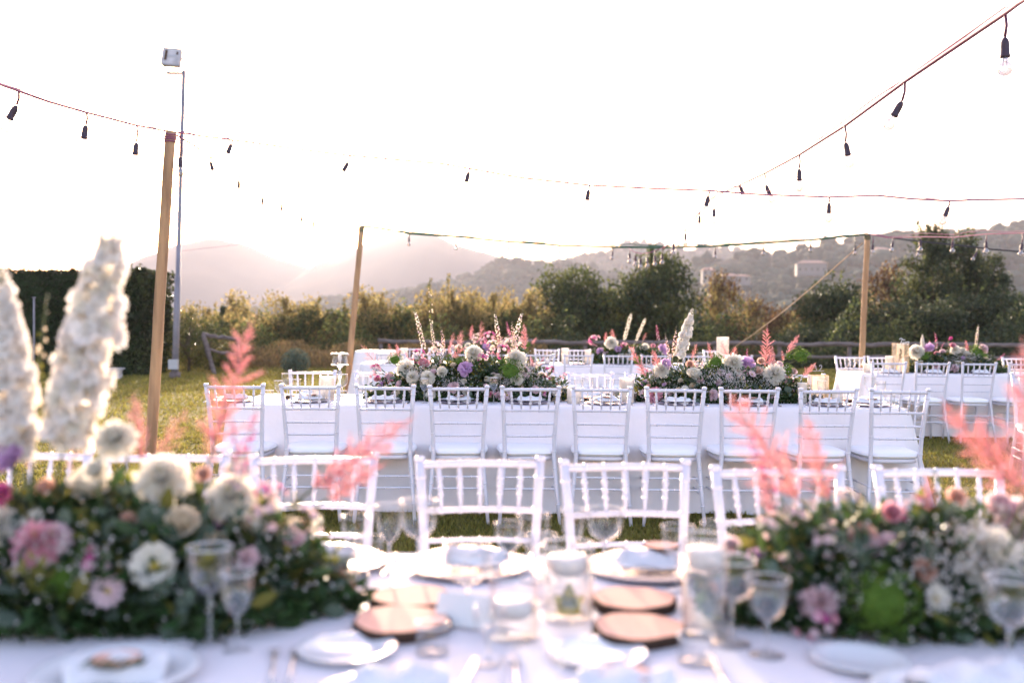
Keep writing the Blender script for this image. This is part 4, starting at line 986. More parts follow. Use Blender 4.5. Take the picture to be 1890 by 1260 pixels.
FL = {
 'dahlia_w': [dahlia('p_white'), dahlia('p_white', layers=8)], 'dahlia_c': [dahlia('p_cream', centre=None)], 'dahlia_p': [dahlia('p_pink', layers=6)], 'dahlia_b': [dahlia('p_blush')],
 'rose_w': [rose('p_white')], 'rose_c': [rose('p_cream')], 'rose_p': [rose('p_peach')], 'rose_k': [rose('p_pink')], 'rose_b': [rose('p_blush')],
 'anemone': [anemone('p_white')], 'carn_l': [carnation('p_lilac')], 'carn_b': [carnation('p_blush')], 'carn_m': [carnation('p_magenta')], 'daisy_w': [daisy('p_white')], 'daisy_b': [daisy('p_blush')],
 'bloss_p': [blossom_cluster(['p_pink', 'p_blush', 'p_magenta'])], 'bloss_w': [blossom_cluster(['p_cream', 'p_white', 'p_blush'])], 'green': [green_bloom()], 'poppy': [tulip_head('p_magenta')],
 'delph': [spike(['p_white'], 95, .045, .026), spike(['p_white', 'p_cream'], 90, .043, .025)], 'delph_thin': [spike(['p_white', 'p_cream', 'p_blush'], 46, .040, .026, tip=.45, bend=-.05)],
 'delph_fat': [spike(['p_spire'], 185, .074, .050, tip=.5, bend=.05, lump=1), spike(['p_spire', 'p_spire', 'p_white'], 175, .072, .048, tip=.5, bend=-.03, lump=1)],
 'snap': [spike(['p_cream', 'p_peach', 'p_blush'], 34, .045, .030, tip=.6, bend=.1, name='snapdragon_spike')], 'pspike': [spike(['p_blush', 'p_pink', 'p_magenta'], 30, .05, .032, tip=.5, bend=.15, name='snapdragon_spike')],
 'bud': [spike(['yleaf', 'p_cream'], 26, .035, .024, tip=.8, bend=.12, name='bud_spike')],
 'ast': [astilbe('p_astilbe', 'p_apale'), astilbe('p_apale', 'p_astilbe', .26, 44), astilbe('p_astilbe', 'p_blush', .20, 50), astilbe('p_astilbe', 'p_apale', .22, 30)], 'ast_pale': [astilbe('p_apale', 'p_astilbe', .24, 26, 1.1)],
}
NAMES = {'dahlia_w': 'dahlia', 'dahlia_c': 'dahlia', 'dahlia_p': 'dahlia', 'dahlia_b': 'dahlia', 'rose_w': 'rose', 'rose_c': 'rose', 'rose_p': 'rose', 'rose_k': 'rose', 'rose_b': 'rose', 'anemone': 'anemone', 'carn_l': 'carnation', 'carn_b': 'carnation', 'carn_m': 'carnation', 'daisy_w': 'daisy', 'daisy_b': 'daisy', 'bloss_p': 'blossom_cluster', 'bloss_w': 'blossom_cluster', 'green': 'green_bloom', 'poppy': 'poppy', 'delph': 'delphinium_spike', 'delph_thin': 'delphinium_spike', 'delph_fat': 'delphinium_spike', 'snap': 'snapdragon_spike', 'pspike': 'snapdragon_spike', 'bud': 'bud_spike', 'ast': 'astilbe_plume', 'ast_pale': 'astilbe_plume'}
BASER = {'dahlia': .05, 'rose': .045, 'anemone': .048, 'carnation': .034, 'daisy': .024, 'blossom_cluster': .06, 'green_bloom': .05, 'poppy': .03}
def sprig_mesh(kind, seed):
    r = random.Random(seed); g = G(); b = r.uniform(-.25, .25); c = lambda t: Vector((b * t * t, .1 * math.sin(3 * t) * t, t)); g.tube([c(k / 6) for k in range(7)], [.012, .011, .010, .009, .007, .005, .003], 'stem', 5)
    n = 13 if kind != 'euc' else 12
    for i in range(n):
        t = .12 + .86 * i / n; a = i * 2.4; d = Vector((math.cos(a), math.sin(a), .55)); L = (.20 if kind != 'euc' else .15) * (1.1 - .5 * t) * r.uniform(.8, 1.2)
        g.petal(c(t), d, (0, 0, 1), L, L * (.42 if kind != 'euc' else .85), kind, .12, .15, (.2, .85, 1.0, .7, .15))
    return g.mesh('leafy_sprig')
SPRIG = [sprig_mesh(k, i) for i, k in enumerate(['euc', 'rusc', 'rusc', 'yleaf', 'euc'])]
LEAF = {'euc': euc_leaf(), 'rusc': rusc_leaf(), 'yleaf': rusc_leaf('yleaf')}

def arrangement(label, px, D, half, D0z, heads, spikes, nfill=30, nleaf=3500, lsize=0.03, nbig=0, fillkinds=None, gyp=900, seed=0, base_z=0.752, group=None, dropz=None):
    """a long low mound of flowers standing on a cloth; half = (a, b, h)"""
    a_, b_, h_ = half; c = P(px, 700, D); c.z = base_z
    t = thing('flower_arrangement', label, 'flower arrangement', c, 0, group)
    r = np.random.default_rng(100 + seed)
    g = G(); prof = [(0.001, 0.002)] + [(math.sin(q) ** 1.0, (1 - math.cos(q)) / 2 * .62) for q in np.linspace(.9, PI, 8)]
    g.lathe([(p_[0] * 0.62 if p_[0] > .01 else .01, p_[1] * h_ * 1.0) for p_ in [(1, 0.0), (1.0, .2), (.9, .4), (.7, .52), (.35, .6), (.02, .62)]], 'foam', 16, sx=a_, sy=b_)
    ob('moss_base', g.mesh('moss_base'), t)
    # leaves through the mound
    n = nleaf; th = r.uniform(0, 2 * PI, n); cz = r.uniform(0.0, 1, n) ** 0.9; rr = np.sqrt(np.maximum(0, 1 - cz ** 2)); k = r.uniform(.62, 1.04, n)
    lump = 1 + .10 * np.sin(th * 5 + seed) + .06 * np.sin(th * 11 + cz * 7)
    pos = np.stack([a_ * rr * np.cos(th) * k * lump, b_ * rr * np.sin(th) * k * lump, h_ * cz * k * lump + .012], 1)
    dr = np.stack([rr * np.cos(th), rr * np.sin(th), cz * 1.0 + .1], 1)
    kind = r.random(n); low = cz < .35
    sz = lsize * r.uniform(.6, 1.3, n)
    gs = []
    sel = kind < .26; gs.append((pos[sel], sz[sel] * 1.0, 'euc', .85, dr[sel] * .8))
    sel = (kind >= .26) & (kind < .82); gs.append((pos[sel], sz[sel] * 1.3, 'rusc', .38, dr[sel]))
    sel = kind >= .82; gs.append((pos[sel], sz[sel] * 1.2, 'yleaf', .4, dr[sel]))
    # trailing leaves on the cloth round the foot
    m_ = n // 6; th = r.uniform(0, 2 * PI, m_); k = r.uniform(.92, 1.0 + .24 * (.5 + .5 * np.sin(th * 7 + seed)) * r.random(m_) + .04, m_); p2 = np.stack([a_ * np.cos(th) * k, b_ * np.sin(th) * k, r.uniform(.012, .05, m_)], 1); d2 = np.stack([np.cos(th), np.sin(th), np.full(m_, .1)], 1)
    gs.append((p2, lsize * 1.4, 'rusc', .38, d2 * 1.2))
    tag(ob('foliage', leaves_mesh('foliage', gs), t), kind='stuff')
    # gypsophila: tiny white heads in a few clouds
    if gyp:
        V = []; F = []; cl = 7; q0 = 0
        octv = np.array([(1, 0, 0), (-1, 0, 0), (0, 1, 0), (0, -1, 0), (0, 0, 1), (0, 0, -1)], float); octf = np.array([(0, 2, 4), (2, 1, 4), (1, 3, 4), (3, 0, 4), (2, 0, 5), (1, 2, 5), (3, 1, 5), (0, 3, 5)])
        cen = [np.array([a_ * math.cos(q) * r.uniform(.5, .95), -b_ * abs(math.sin(q)) * .9 - .0, h_ * r.uniform(.25, .95)]) for q in r.uniform(0.2, PI - .2, cl)]
        pts = np.concatenate([cc + r.normal(0, 1, (gyp // cl, 3)) * np.array([.055, .04, .045]) for cc in cen]); pts[:, 2] = np.maximum(pts[:, 2], .02)
        V = (pts[:, None] + octv[None] * r.uniform(.0022, .0042, (len(pts), 1, 1))).reshape(-1, 3); F = (octf[None] + (np.arange(len(pts)) * 6)[:, None, None]).reshape(-1, 3)
        tag(ob('gypsophila', np_mesh('gypsophila', V, F, ['gyp']), t), kind='stuff')
    cc = Vector((c.x, c.y, base_z)); S = Vector((1 / a_, 1 / b_, 1 / h_))
    def place(kind, p, nrm, size):
        nm = NAMES[kind]; me = rnd.choice(FL[kind]); q = Vector(nrm).normalized().to_track_quat('Z', 'Y'); s = size / (2 * BASER[nm])
        o_ = ob(nm, me, t, p, None, s); o_.rotation_mode = 'QUATERNION'; o_.rotation_quaternion = q @ Euler((0, 0, rnd.uniform(0, 6.28))).to_quaternion(); return o_
    for hd in heads:
        x, y, kind, wpx = hd[:4]
        o3 = Vector((0, 0, CAMZ)); d3 = ray(x, y); o3 = o3; os = Vector(((o3.x - cc.x) * S.x, (o3.y - cc.y) * S.y, (o3.z - cc.z) * S.z)); ds = Vector((d3.x * S.x, d3.y * S.y, d3.z * S.z))
        A = ds.dot(ds); B = 2 * os.dot(ds); Cq = os.dot(os) - 1.0; disc = B * B - 4 * A * Cq
        if disc > 0:
            p = o3 + d3 * ((-B - math.sqrt(disc)) / (2 * A)); nn = Vector(((p.x - cc.x) * S.x ** 2, (p.y - cc.y) * S.y ** 2, (p.z - cc.z) * S.z ** 2)).normalized()
        else: p = P(x, y, D - .03); nn = Vector((rnd.gauss(0, .2), -.5, .7)); disc = 0
        if len(hd) > 4: p = P(x, y, hd[4])
        if p.z < base_z + .02: p.z = base_z + .02
        nn = (nn * .8 + Vector((0, -.45, .25)) + Vector((rnd.gauss(0, .18), rnd.gauss(0, .1), rnd.gauss(0, .15)))).normalized()
        size = wpx * p.y / FPX * (1.12 if D < 5 else 1.3); p = p + nn * size * .2; place(kind, p - cc, nn, size)
        if not disc:
            g = G(); g.tube([p - cc - nn * size * .15, (p - cc) * .8 + Vector((0, 0, -.0)), Vector(((p.x - cc.x) * .8, 0, h_ * .3))], .0025, 'stem', 5); ob('stem', g.mesh('stem'), t)
    for (bx, by, tx, ty, kind, dd) in spikes:
        b0 = P(bx, by, D + dd); t0 = P(tx, ty, D + dd); d = t0 - b0; L = d.length; nm = NAMES[kind]
        o_ = ob(nm, rnd.choice(FL[kind]), t, b0 - cc, None, L); o_.rotation_mode = 'QUATERNION'; o_.rotation_quaternion = d.to_track_quat('Z', 'Y') @ Euler((0, 0, rnd.uniform(-.6, .6))).to_quaternion()
        q = b0 - cc
        if q.z > h_ * .6 or abs(q.x) > a_ * .8:
            root = Vector((q.x * .8, q.y * .5, h_ * .4)); g = G(); g.tube([root, q, q + d * .1], .003, 'stem', 5); ob('stem', g.mesh('stem'), t)
    for i in range(44 if D < 5 else 22):
        th = rnd.uniform(0, 2 * PI); z = rnd.uniform(.05, .95); rr = math.sqrt(1 - z * z); p = Vector((a_ * rr * math.cos(th), b_ * rr * math.sin(th), h_ * z)) * .85; d = Vector((rr * math.cos(th), rr * math.sin(th) * .8, z * .9 + .15)) + Vector((rnd.gauss(0, .3), rnd.gauss(0, .3), rnd.gauss(.05, .25)))
        if d.z < -.05: d.z = .05
        o_ = ob('leafy_sprig', rnd.choice(SPRIG), t, p, None, rnd.uniform(.09, .17)); o_.rotation_mode = 'QUATERNION'; o_.rotation_quaternion = d.to_track_quat('Z', 'Y') @ Euler((0, 0, rnd.uniform(0, 6.28))).to_quaternion()
    fk = fillkinds or ['rose_w', 'rose_c', 'rose_b', 'carn_b', 'daisy_b', 'daisy_w', 'bloss_w', 'bloss_p', 'dahlia_w', 'carn_l', 'green', 'rose_p']
    for i in range(nfill):
        th = rnd.uniform(0, 2 * PI); z = rnd.uniform(.42 if D < 5 else .12, .95); rr = math.sqrt(1 - z * z); p = Vector((a_ * rr * math.cos(th), b_ * rr * math.sin(th), h_ * z)) * rnd.uniform(.95, 1.06); nn = Vector((rr * math.cos(th), rr * math.sin(th), z + .15)); k = rnd.choice(fk); place(k, p, nn, BASER[NAMES[k]] * rnd.uniform(1.0, 1.6))
    for i in range(nbig):
        th = rnd.uniform(0, 2 * PI); z = rnd.uniform(.02, .95); rr = math.sqrt(1 - z * z); k = rnd.uniform(.98, 1.12); p = Vector((a_ * rr * math.cos(th), b_ * rr * math.sin(th), h_ * z)) * k; p.z = max(p.z, .02)
        kk = rnd.choice(['euc', 'euc', 'euc', 'rusc', 'rusc', 'rusc', 'rusc', 'yleaf']); d = Vector((rr * math.cos(th), rr * math.sin(th), z)) + Vector((rnd.gauss(0, .6), rnd.gauss(0, .6), rnd.gauss(.1, .5)))
        o_ = ob('leaf', LEAF[kk], t, p, None, lsize * rnd.uniform(.9, 1.6) * (1.25 if kk != 'euc' else 1)); o_.rotation_mode = 'QUATERNION'; o_.rotation_quaternion = d.to_track_quat('Z', 'Y') @ Euler((0, 0, rnd.uniform(0, 6.28))).to_quaternion()
    return t

# ------------------------------------------------------------------ flower arrangements
FG = 'flower mounds on the nearest table'
arrangement('big blurred flower mound at the left of our table, with tall white delphinium spires', 195, 1.985, (.44, .185, .222), 0, [
 (222, 822, 'dahlia_w', 72, 1.95), (186, 876, 'rose_w', 50, 1.9), (166, 922, 'rose_w', 88), (303, 903, 'dahlia_w', 98), (432, 930, 'dahlia_w', 84), (335, 978, 'rose_c', 70), (291, 1050, 'anemone', 84), (76, 1012, 'dahlia_p', 84), (105, 1000, 'dahlia_b', 60),
 (66, 968, 'daisy_w', 52), (0, 985, 'dahlia_w', 86), (24, 858, 'carn_l', 54, 1.9), (8, 922, 'carn_m', 44, 1.9), (204, 1092, 'daisy_b', 64), (157, 1032, 'daisy_b', 32), (465, 985, 'rose_w', 48), (508, 965, 'bloss_w', 88), (500, 920, 'bloss_p', 60), (545, 1005, 'rose_b', 40),
 (380, 880, 'rose_p', 34), (238, 965, 'rose_p', 34), (95, 905, 'rose_p', 40), (455, 1035, 'carn_b', 44), (120, 1075, 'green', 70), (395, 1010, 'rose_c', 46), (560, 975, 'bloss_w', 80, 2.02), (-40, 1080, 'dahlia_b', 90), (455, 880, 'bloss_w', 70, 1.95)],
 [(105, 880, 230, 378, 'delph_fat', -.02), (25, 900, 6, 480, 'delph_fat', -.06), (120, 890, 172, 738, 'snap', .02), (50, 880, 60, 770, 'snap', .0), (235, 850, 246, 690, 'bud', .05), (60, 860, 72, 540, 'bud', .1),
  (262, 860, 246, 722, 'ast', .05), (280, 860, 350, 748, 'ast_pale', .06), (386, 850, 470, 580, 'ast', .0), (400, 870, 388, 700, 'ast_pale', .03), (560, 915, 770, 765, 'ast', .08), (590, 930, 720, 850, 'ast', .06), (430, 920, 480, 745, 'pspike', -.02), (450, 900, 420, 760, 'pspike', .0), (-30, 900, -60, 640, 'delph', .05), (500, 960, 600, 960, 'snap', .1)],
 nfill=16, nleaf=6500, lsize=.040, nbig=150, gyp=800, seed=1, group=FG)
arrangement('blurred flower mound at the right of our table, with a green bloom and pink plumes', 1690, 2.0, (.385, .185, .185), 0, [
 (1800, 1035, 'dahlia_w', 118), (1620, 1112, 'green', 124), (1872, 968, 'dahlia_b', 84), (1838, 942, 'rose_b', 54), (1508, 1108, 'carn_b', 62), (1500, 1155, 'bloss_p', 86), (1592, 1000, 'rose_p', 52), (1720, 1105, 'daisy_w', 56), (1702, 1055, 'rose_p', 44), (1690, 962, 'bloss_p', 76),
 (1430, 985, 'bloss_w', 70), (1480, 962, 'bloss_w', 70), (1535, 1015, 'bloss_w', 80), (1465, 1040, 'bloss_w', 60), (1770, 985, 'rose_b', 44), (1350, 1010, 'rose_b', 34), (1640, 950, 'rose_k', 40), (1900, 1060, 'rose_w', 60), (1400, 1040, 'carn_l', 40), (1560, 930, 'bloss_w', 50, 1.98), (1760, 925, 'rose_p', 40, 1.98)],
 [(1490, 940, 1342, 722, 'ast', .02), (1530, 940, 1484, 760, 'ast', -.03), (1430, 965, 1395, 850, 'ast', .05), (1905, 930, 1888, 622, 'ast', -.25), (1890, 920, 1735, 735, 'ast', -.15), (1910, 930, 1800, 790, 'ast', -.1), (1720, 965, 1708, 868, 'ast', .0), (1440, 950, 1372, 770, 'pspike', .03), (1590, 950, 1585, 870, 'bud', .0), (1640, 950, 1652, 880, 'bud', .0), (1800, 960, 1795, 870, 'bud', .03), (1960, 900, 1990, 650, 'delph', .05)],
 nfill=14, nleaf=6000, lsize=.040, nbig=150, gyp=1100, seed=2, group=FG)
arrangement('colourful flower mound left of centre on the middle table, with thin white spires', 868, 7.42, (.70, .21, .285), 0, [
 (748, 684, 'dahlia_w', 30), (763, 698, 'dahlia_w', 20), (790, 699, 'dahlia_w', 22), (780, 678, 'rose_k', 22), (862, 686, 'carn_l', 23), (876, 658, 'dahlia_w', 27), (938, 692, 'green', 40), (850, 672, 'green', 16), (884, 669, 'green', 14), (952, 669, 'dahlia_w', 32), (954, 700, 'dahlia_w', 20),
 (694, 689, 'bloss_p', 26), (775, 662, 'bloss_p', 28), (800, 650, 'bloss_w', 30, 7.4), (900, 668, 'bloss_p', 32), (925, 655, 'bloss_p', 30, 7.4), (845, 655, 'bloss_w', 28, 7.4), (730, 668, 'green', 22), (697, 703, 'rose_k', 12), (1015, 690, 'bloss_p', 24, 7.4), (985, 688, 'bloss_w', 26), (965, 690, 'bloss_w', 24), (1040, 695, 'bloss_p', 12, 7.35), (910, 645, 'bloss_w', 28, 7.45), (940, 642, 'bloss_w', 26, 7.45),
 (838, 716, 'carn_b', 18), (795, 730, 'dahlia_w', 16), (935, 730, 'daisy_b', 18), (720, 700, 'rose_b', 16), (985, 720, 'rose_b', 14), (815, 690, 'rose_w', 18)],
 [(786, 655, 765, 566, 'delph_thin', 0), (803, 648, 794, 590, 'delph_thin', .05), (798, 610, 790, 513, 'bud', .1), (926, 655, 911, 572, 'delph_thin', .0), (940, 665, 964, 568, 'delph_thin', -.04), (703, 680, 664, 634, 'ast_pale', 0), (708, 690, 676, 662, 'ast_pale', 0), (734, 662, 732, 632, 'ast', 0), (724, 662, 717, 633, 'ast_pale', 0),
  (822, 655, 812, 600, 'snap', 0), (832, 662, 858, 640, 'ast', -.04), (828, 655, 833, 626, 'ast', -.02), (968, 650, 967, 596, 'ast', .04), (958, 655, 938, 600, 'pspike', .05), (815, 655, 788, 625, 'snap', .02), (985, 680, 978, 655, 'ast', -.1), (905, 655, 893, 610, 'pspike', .04), (845, 655, 850, 610, 'ast_pale', .02), (875, 650, 874, 612, 'snap', .03), (950, 660, 946, 590, 'snap', 0), (755, 668, 745, 640, 'pspike', 0), (995, 680, 1005, 655, 'pspike', 0), (918, 650, 920, 600, 'ast_pale', .05)],
 nfill=110, nleaf=5500, lsize=.038, nbig=60, gyp=2200, seed=3, group='flower mounds on the middle table')
arrangement('flower mound right of centre on the middle table, with one fat white spire', 1332, 7.42, (.66, .21, .255), 0, [
 (1222, 687, 'dahlia_w', 24), (1278, 697, 'rose_w', 25), (1350, 676, 'dahlia_w', 33), (1426, 695, 'dahlia_w', 32), (1380, 675, 'carn_l', 22), (1322, 675, 'green', 30), (1452, 687, 'green', 20), (1474, 664, 'green', 30, 7.4), (1455, 660, 'green', 14, 7.4), (1174, 670, 'green', 16, 7.4), (1274, 675, 'rose_p', 14), (1398, 688, 'rose_p', 16), (1405, 669, 'rose_p', 13),
 (1208, 731, 'dahlia_p', 25), (1228, 674, 'carn_l', 16), (1315, 730, 'carn_b', 16), (1329, 690, 'daisy_b', 15), (1346, 697, 'daisy_b', 14), (1386, 693, 'daisy_b', 14), (1462, 690, 'rose_b', 14), (1264, 720, 'daisy_w', 14), (1190, 728, 'daisy_b', 16), (1195, 690, 'bloss_p', 16), (1445, 700, 'rose_b', 12), (1290, 676, 'bloss_w', 20), (1365, 700, 'bloss_w', 18), (1436, 676, 'rose_b', 13)],
 [(1250, 672, 1279, 568, 'delph_fat', -.03), (1240, 668, 1252, 600, 'snap', .0), (1196, 700, 1158, 634, 'ast', -.08), (1217, 682, 1203, 643, 'ast', -.05), (1276, 665, 1287, 632, 'ast', .03), (1317, 672, 1305, 629, 'ast', -.02), (1348, 668, 1330, 631, 'ast', .0), (1350, 668, 1358, 638, 'ast', .0), (1413, 684, 1416, 598, 'ast', .0), (1420, 690, 1426, 636, 'ast', -.03), (1450, 656, 1476, 616, 'ast', .02), (1446, 668, 1443, 645, 'ast', .0), (1480, 697, 1507, 668, 'ast', -.06), (1283, 665, 1280, 625, 'bud', .1), (1236, 668, 1228, 612, 'snap', .03), (1262, 668, 1263, 612, 'delph_thin', .02), (1380, 672, 1376, 640, 'pspike', 0), (1185, 690, 1178, 655, 'ast_pale', 0)],
 nfill=85, nleaf=5500, lsize=.040, nbig=60, gyp=2200, seed=4, group='flower mounds on the middle table')
arrangement('pink flower mound on the far middle table, seen just behind the thin white spires', 912, 14.15, (.56, .2, .25), 0, [
 (905, 628, 'bloss_p', 26), (890, 636, 'bloss_p', 20), (899, 645, 'carn_l', 14), (865, 640, 'rose_w', 10), (935, 640, 'bloss_w', 22), (970, 640, 'green', 14), (880, 628, 'bloss_w', 18), (955, 632, 'bloss_w', 18), (918, 638, 'green', 10)],
 [(868, 630, 872, 598, 'ast', 0), (850, 635, 853, 608, 'ast_pale', 0), (888, 628, 889, 590, 'ast_pale', 0), (980, 636, 991, 622, 'ast', 0), (940, 625, 936, 590, 'pspike', 0), (832, 640, 838, 612, 'ast_pale', 0)],
 nfill=20, nleaf=2600, lsize=.055, gyp=400, seed=5, group='flower mounds on the far middle table')
arrangement('flower mound with two slanting white spires on the far middle table', 1158, 14.15, (.58, .2, .24), 0, [
 (1128, 636, 'dahlia_w', 20), (1141, 646, 'carn_l', 10), (1096, 632, 'bloss_p', 22, 14.1), (1190, 642, 'rose_w', 12), (1108, 650, 'carn_l', 10), (1205, 640, 'rose_k', 8), (1222, 648, 'carn_l', 16), (1165, 650, 'daisy_w', 12), (1150, 640, 'bloss_p', 14)],
 [(1150, 634, 1166, 576, 'delph', 0), (1172, 634, 1191, 585, 'delph', 0), (1216, 632, 1210, 596, 'pspike', 0), (1117, 632, 1119, 612, 'ast', 0), (1134, 630, 1129, 606, 'ast', 0), (1186, 630, 1193, 613, 'ast_pale', 0), (1105, 640, 1080, 628, 'pspike', 0)],
 nfill=20, nleaf=2600, lsize=.055, gyp=400, seed=6, group='flower mounds on the far middle table')
arrangement('flower mound with a pink poppy and one white spire on the far right table', 1758, 12.2, (.60, .2, .235), 0, [
 (1690, 655, 'dahlia_w', 24), (1706, 662, 'green', 20), (1729, 655, 'rose_k', 9), (1714, 645, 'carn_l', 15), (1762, 648, 'dahlia_w', 15), (1757, 641, 'rose_k', 11), (1750, 629, 'poppy', 10, 12.2), (1800, 656, 'green', 26), (1812, 647, 'carn_b', 14), (1740, 652, 'rose_b', 10), (1775, 650, 'rose_w', 12), (1783, 655, 'rose_w', 11), (1727, 676, 'carn_b', 12), (1760, 680, 'carn_b', 12), (1683, 649, 'rose_k', 8)],
 [(1703, 650, 1702, 616, 'delph_fat', 0), (1728, 648, 1730, 611, 'pspike', 0), (1735, 645, 1745, 630, 'pspike', 0), (1716, 648, 1715, 627, 'ast', 0), (1787, 650, 1781, 626, 'ast', 0), (1799, 650, 1805, 597, 'delph_thin', 0), (1838, 668, 1858, 650, 'pspike', 0), (1750, 648, 1750, 630, 'bud', 0)],
 nfill=24, nleaf=3200, lsize=.05, gyp=700, seed=7, group='flower mound on the far right table')

# ------------------------------------------------------------------ tableware
TZ = 0.7535
def glass_meshes(shape):
    prof = {'wine': [(.0045, .50), (.012, .515), (.026, .56), (.036, .64), (.041, .74), (.042, .86), (.040, 1.0)], 'goblet': [(.0045, .44), (.014, .47), (.028, .56), (.037, .70), (.040, .82), (.0405, 1.0)], 'coupe': [(.0045, .52), (.018, .54), (.034, .62), (.041, .75), (.042, .88), (.042, 1.0)]}[shape]
    H = .175; g = G(); g.lathe([(r, z * H) for r, z in prof], 'glass', 28)
    rim = prof[-1][0]; g.tube([(rim * math.cos(a), rim * math.sin(a), H) for a in np.linspace(0, 2 * PI, 29)], .0012, 'rim_glint', 5, False); bowl = g.mesh('bowl')
    z0 = prof[0][1] * H; g = G(); g.lathe([(.0048, .006), (.0038, .02), (.0034, z0 * .55), (.0042, z0 * .9), (.0065, z0 + .001), (0.0006, z0 + .003)], 'stemglass', 14); stem = g.mesh('stem')
    g = G(); g.lathe([(.034, 0), (.034, .0015), (.012, .0035), (.005, .0065), (.0006, .007)], 'glass', 24, cap0=True); foot = g.mesh('foot')
    return bowl, stem, foot
GM = {k: glass_meshes(k) for k in ('wine', 'goblet', 'coupe')}
def wine_glass(label, px, D, wpx, h, shape='wine', group=None, z=TZ):
    p = P(px, 900, D); t = thing('wine_glass', label, 'wine glass', (p.x, D, z), 0, group); b, s, f = GM[shape]; w = wpx * D / FPX
    sc = (w / .084, w / .084, h / .175); ob('bowl', b, t, None, None, sc); ob('stem', s, t, None, None, sc); ob('foot', f, t, None, None, sc); return t
def disc(prof, m, n=40, name='plate'):
    g = G(); g.lathe(prof, m, n, cap0=True); return g.mesh(name)
PLATE = disc([(.045, 0), (.055, .001), (.075, .009), (.098, .013), (.100, .0145), (.0975, .0155), (.078, .0115), (.06, .004), (.0006, .0035)], 'china')
CHARG = disc([(.09, 0), (.10, .001), (.128, .008), (.140, .011), (.142, .0125), (.139, .0135), (.125, .0105), (.10, .0035), (.0006, .003)], 'charger', 48, 'charger')
def plate(label, px, D, wpx=None, r=None, z=TZ, group=None, mesh=None, name='dinner_plate', cat='plate'):
    p = P(px, 900, D); mesh = mesh or PLATE; R0 = .1 if mesh is PLATE else .142
    rr = r or wpx * D / FPX / 2; o_ = ob(name, mesh, None, (p.x, D, z), None, rr / R0); return tag(o_, label, cat, group)
def fork_mesh():
    g = G(); g.tube([(0, -.09, .002), (0, -.03, .003), (0, .03, .0045), (0, .045, .004)], [.0042, .0024, .002, .006], 'steel', 6)
    for i in range(4): g.tube([((i - 1.5) * .0045, .045, .004), ((i - 1.5) * .0048, .07, .006), ((i - 1.5) * .0048, .092, .004)], [.0014, .0012, .0007], 'steel', 5)
    return g.mesh('fork')
def knife_mesh():
    g = G(); g.tube([(0, -.10, .003), (0, -.02, .003)], [.0045, .0038], 'steel', 8); g.add([Vector(v) for v in [(-.004, -.02, .002), (.005, -.02, .002), (.0075, .06, .002), (0.001, .105, .002), (-.004, .10, .002), (-.004, -.02, .004), (.005, -.02, .004), (.0075, .06, .004), (0.001, .105, .004), (-.004, .10, .004)]], [(0, 4, 3, 2, 1), (5, 6, 7, 8, 9), (0, 1, 6, 5), (1, 2, 7, 6), (2, 3, 8, 7), (3, 4, 9, 8), (4, 0, 5, 9)], 'steel'); return g.mesh('knife', False)
FORK, KNIFE = fork_mesh(), knife_mesh()
def napkin_mesh(seed):
    g = G(); r = random.Random(seed); vs = []; n, m_ = 12, 8
    for j in range(m_ + 1):
        for i in range(n + 1):
            u = i / n - .5; v = j / m_ - .5; w = .18 * (1 - .25 * abs(v)); vs.append(Vector((u * w, v * .12, .012 + .018 * math.exp(-(v * 3) ** 2) * (1 + .4 * math.sin(u * 14 + seed)) + .006 * math.sin(v * 20 + u * 6) - (.012 if abs(v) > .49 or abs(u) > .49 else 0))))
    fs = [(j * (n + 1) + i, j * (n + 1) + i + 1, (j + 1) * (n + 1) + i + 1, (j + 1) * (n + 1) + i) for j in range(m_) for i in range(n)]
    k = len(vs); vs += [v - Vector((0, 0, .008)) for v in vs]; fs += [tuple(a + k for a in f[::-1]) for f in fs[:n * m_]]; g.add(vs, fs, 'cotton'); return g.mesh('napkin')
NAP = [napkin_mesh(s) for s in range(3)]
SLTOP = []
def slice_meshes(seed):
    r = random.Random(seed); n = 40; rad = [1 + .035 * math.sin(3 * 2 * PI * i / n + seed) + .02 * math.sin(7 * 2 * PI * i / n) + r.gauss(0, .006) for i in range(n)]
    def ring(k, z, j=0): return [Vector((rad[i] * k * math.cos(2 * PI * i / n), rad[i] * k * math.sin(2 * PI * i / n), z)) for i in range(n)]
    g = G(); vs = ring(1.0, 0) + ring(1.03, .04) + ring(1.03, .17) + ring(1.0, .205) + ring(.965, .208); g.add(vs, [(a * n + i, a * n + (i + 1) % n, (a + 1) * n + (i + 1) % n, (a + 1) * n + i) for a in range(4) for i in range(n)], 'bark'); bark = g.mesh('bark')
    g = G(); vs = ring(.966, .2075) + ring(.5, .209) + [Vector((.04, 0, .209))]; g.add(vs, [(i, (i + 1) % n, n + (i + 1) % n, n + i) for i in range(n)] + [(n + i, n + (i + 1) % n, 2 * n) for i in range(n)], 'wood_top'); top = g.mesh('cut_face')
    return bark, top
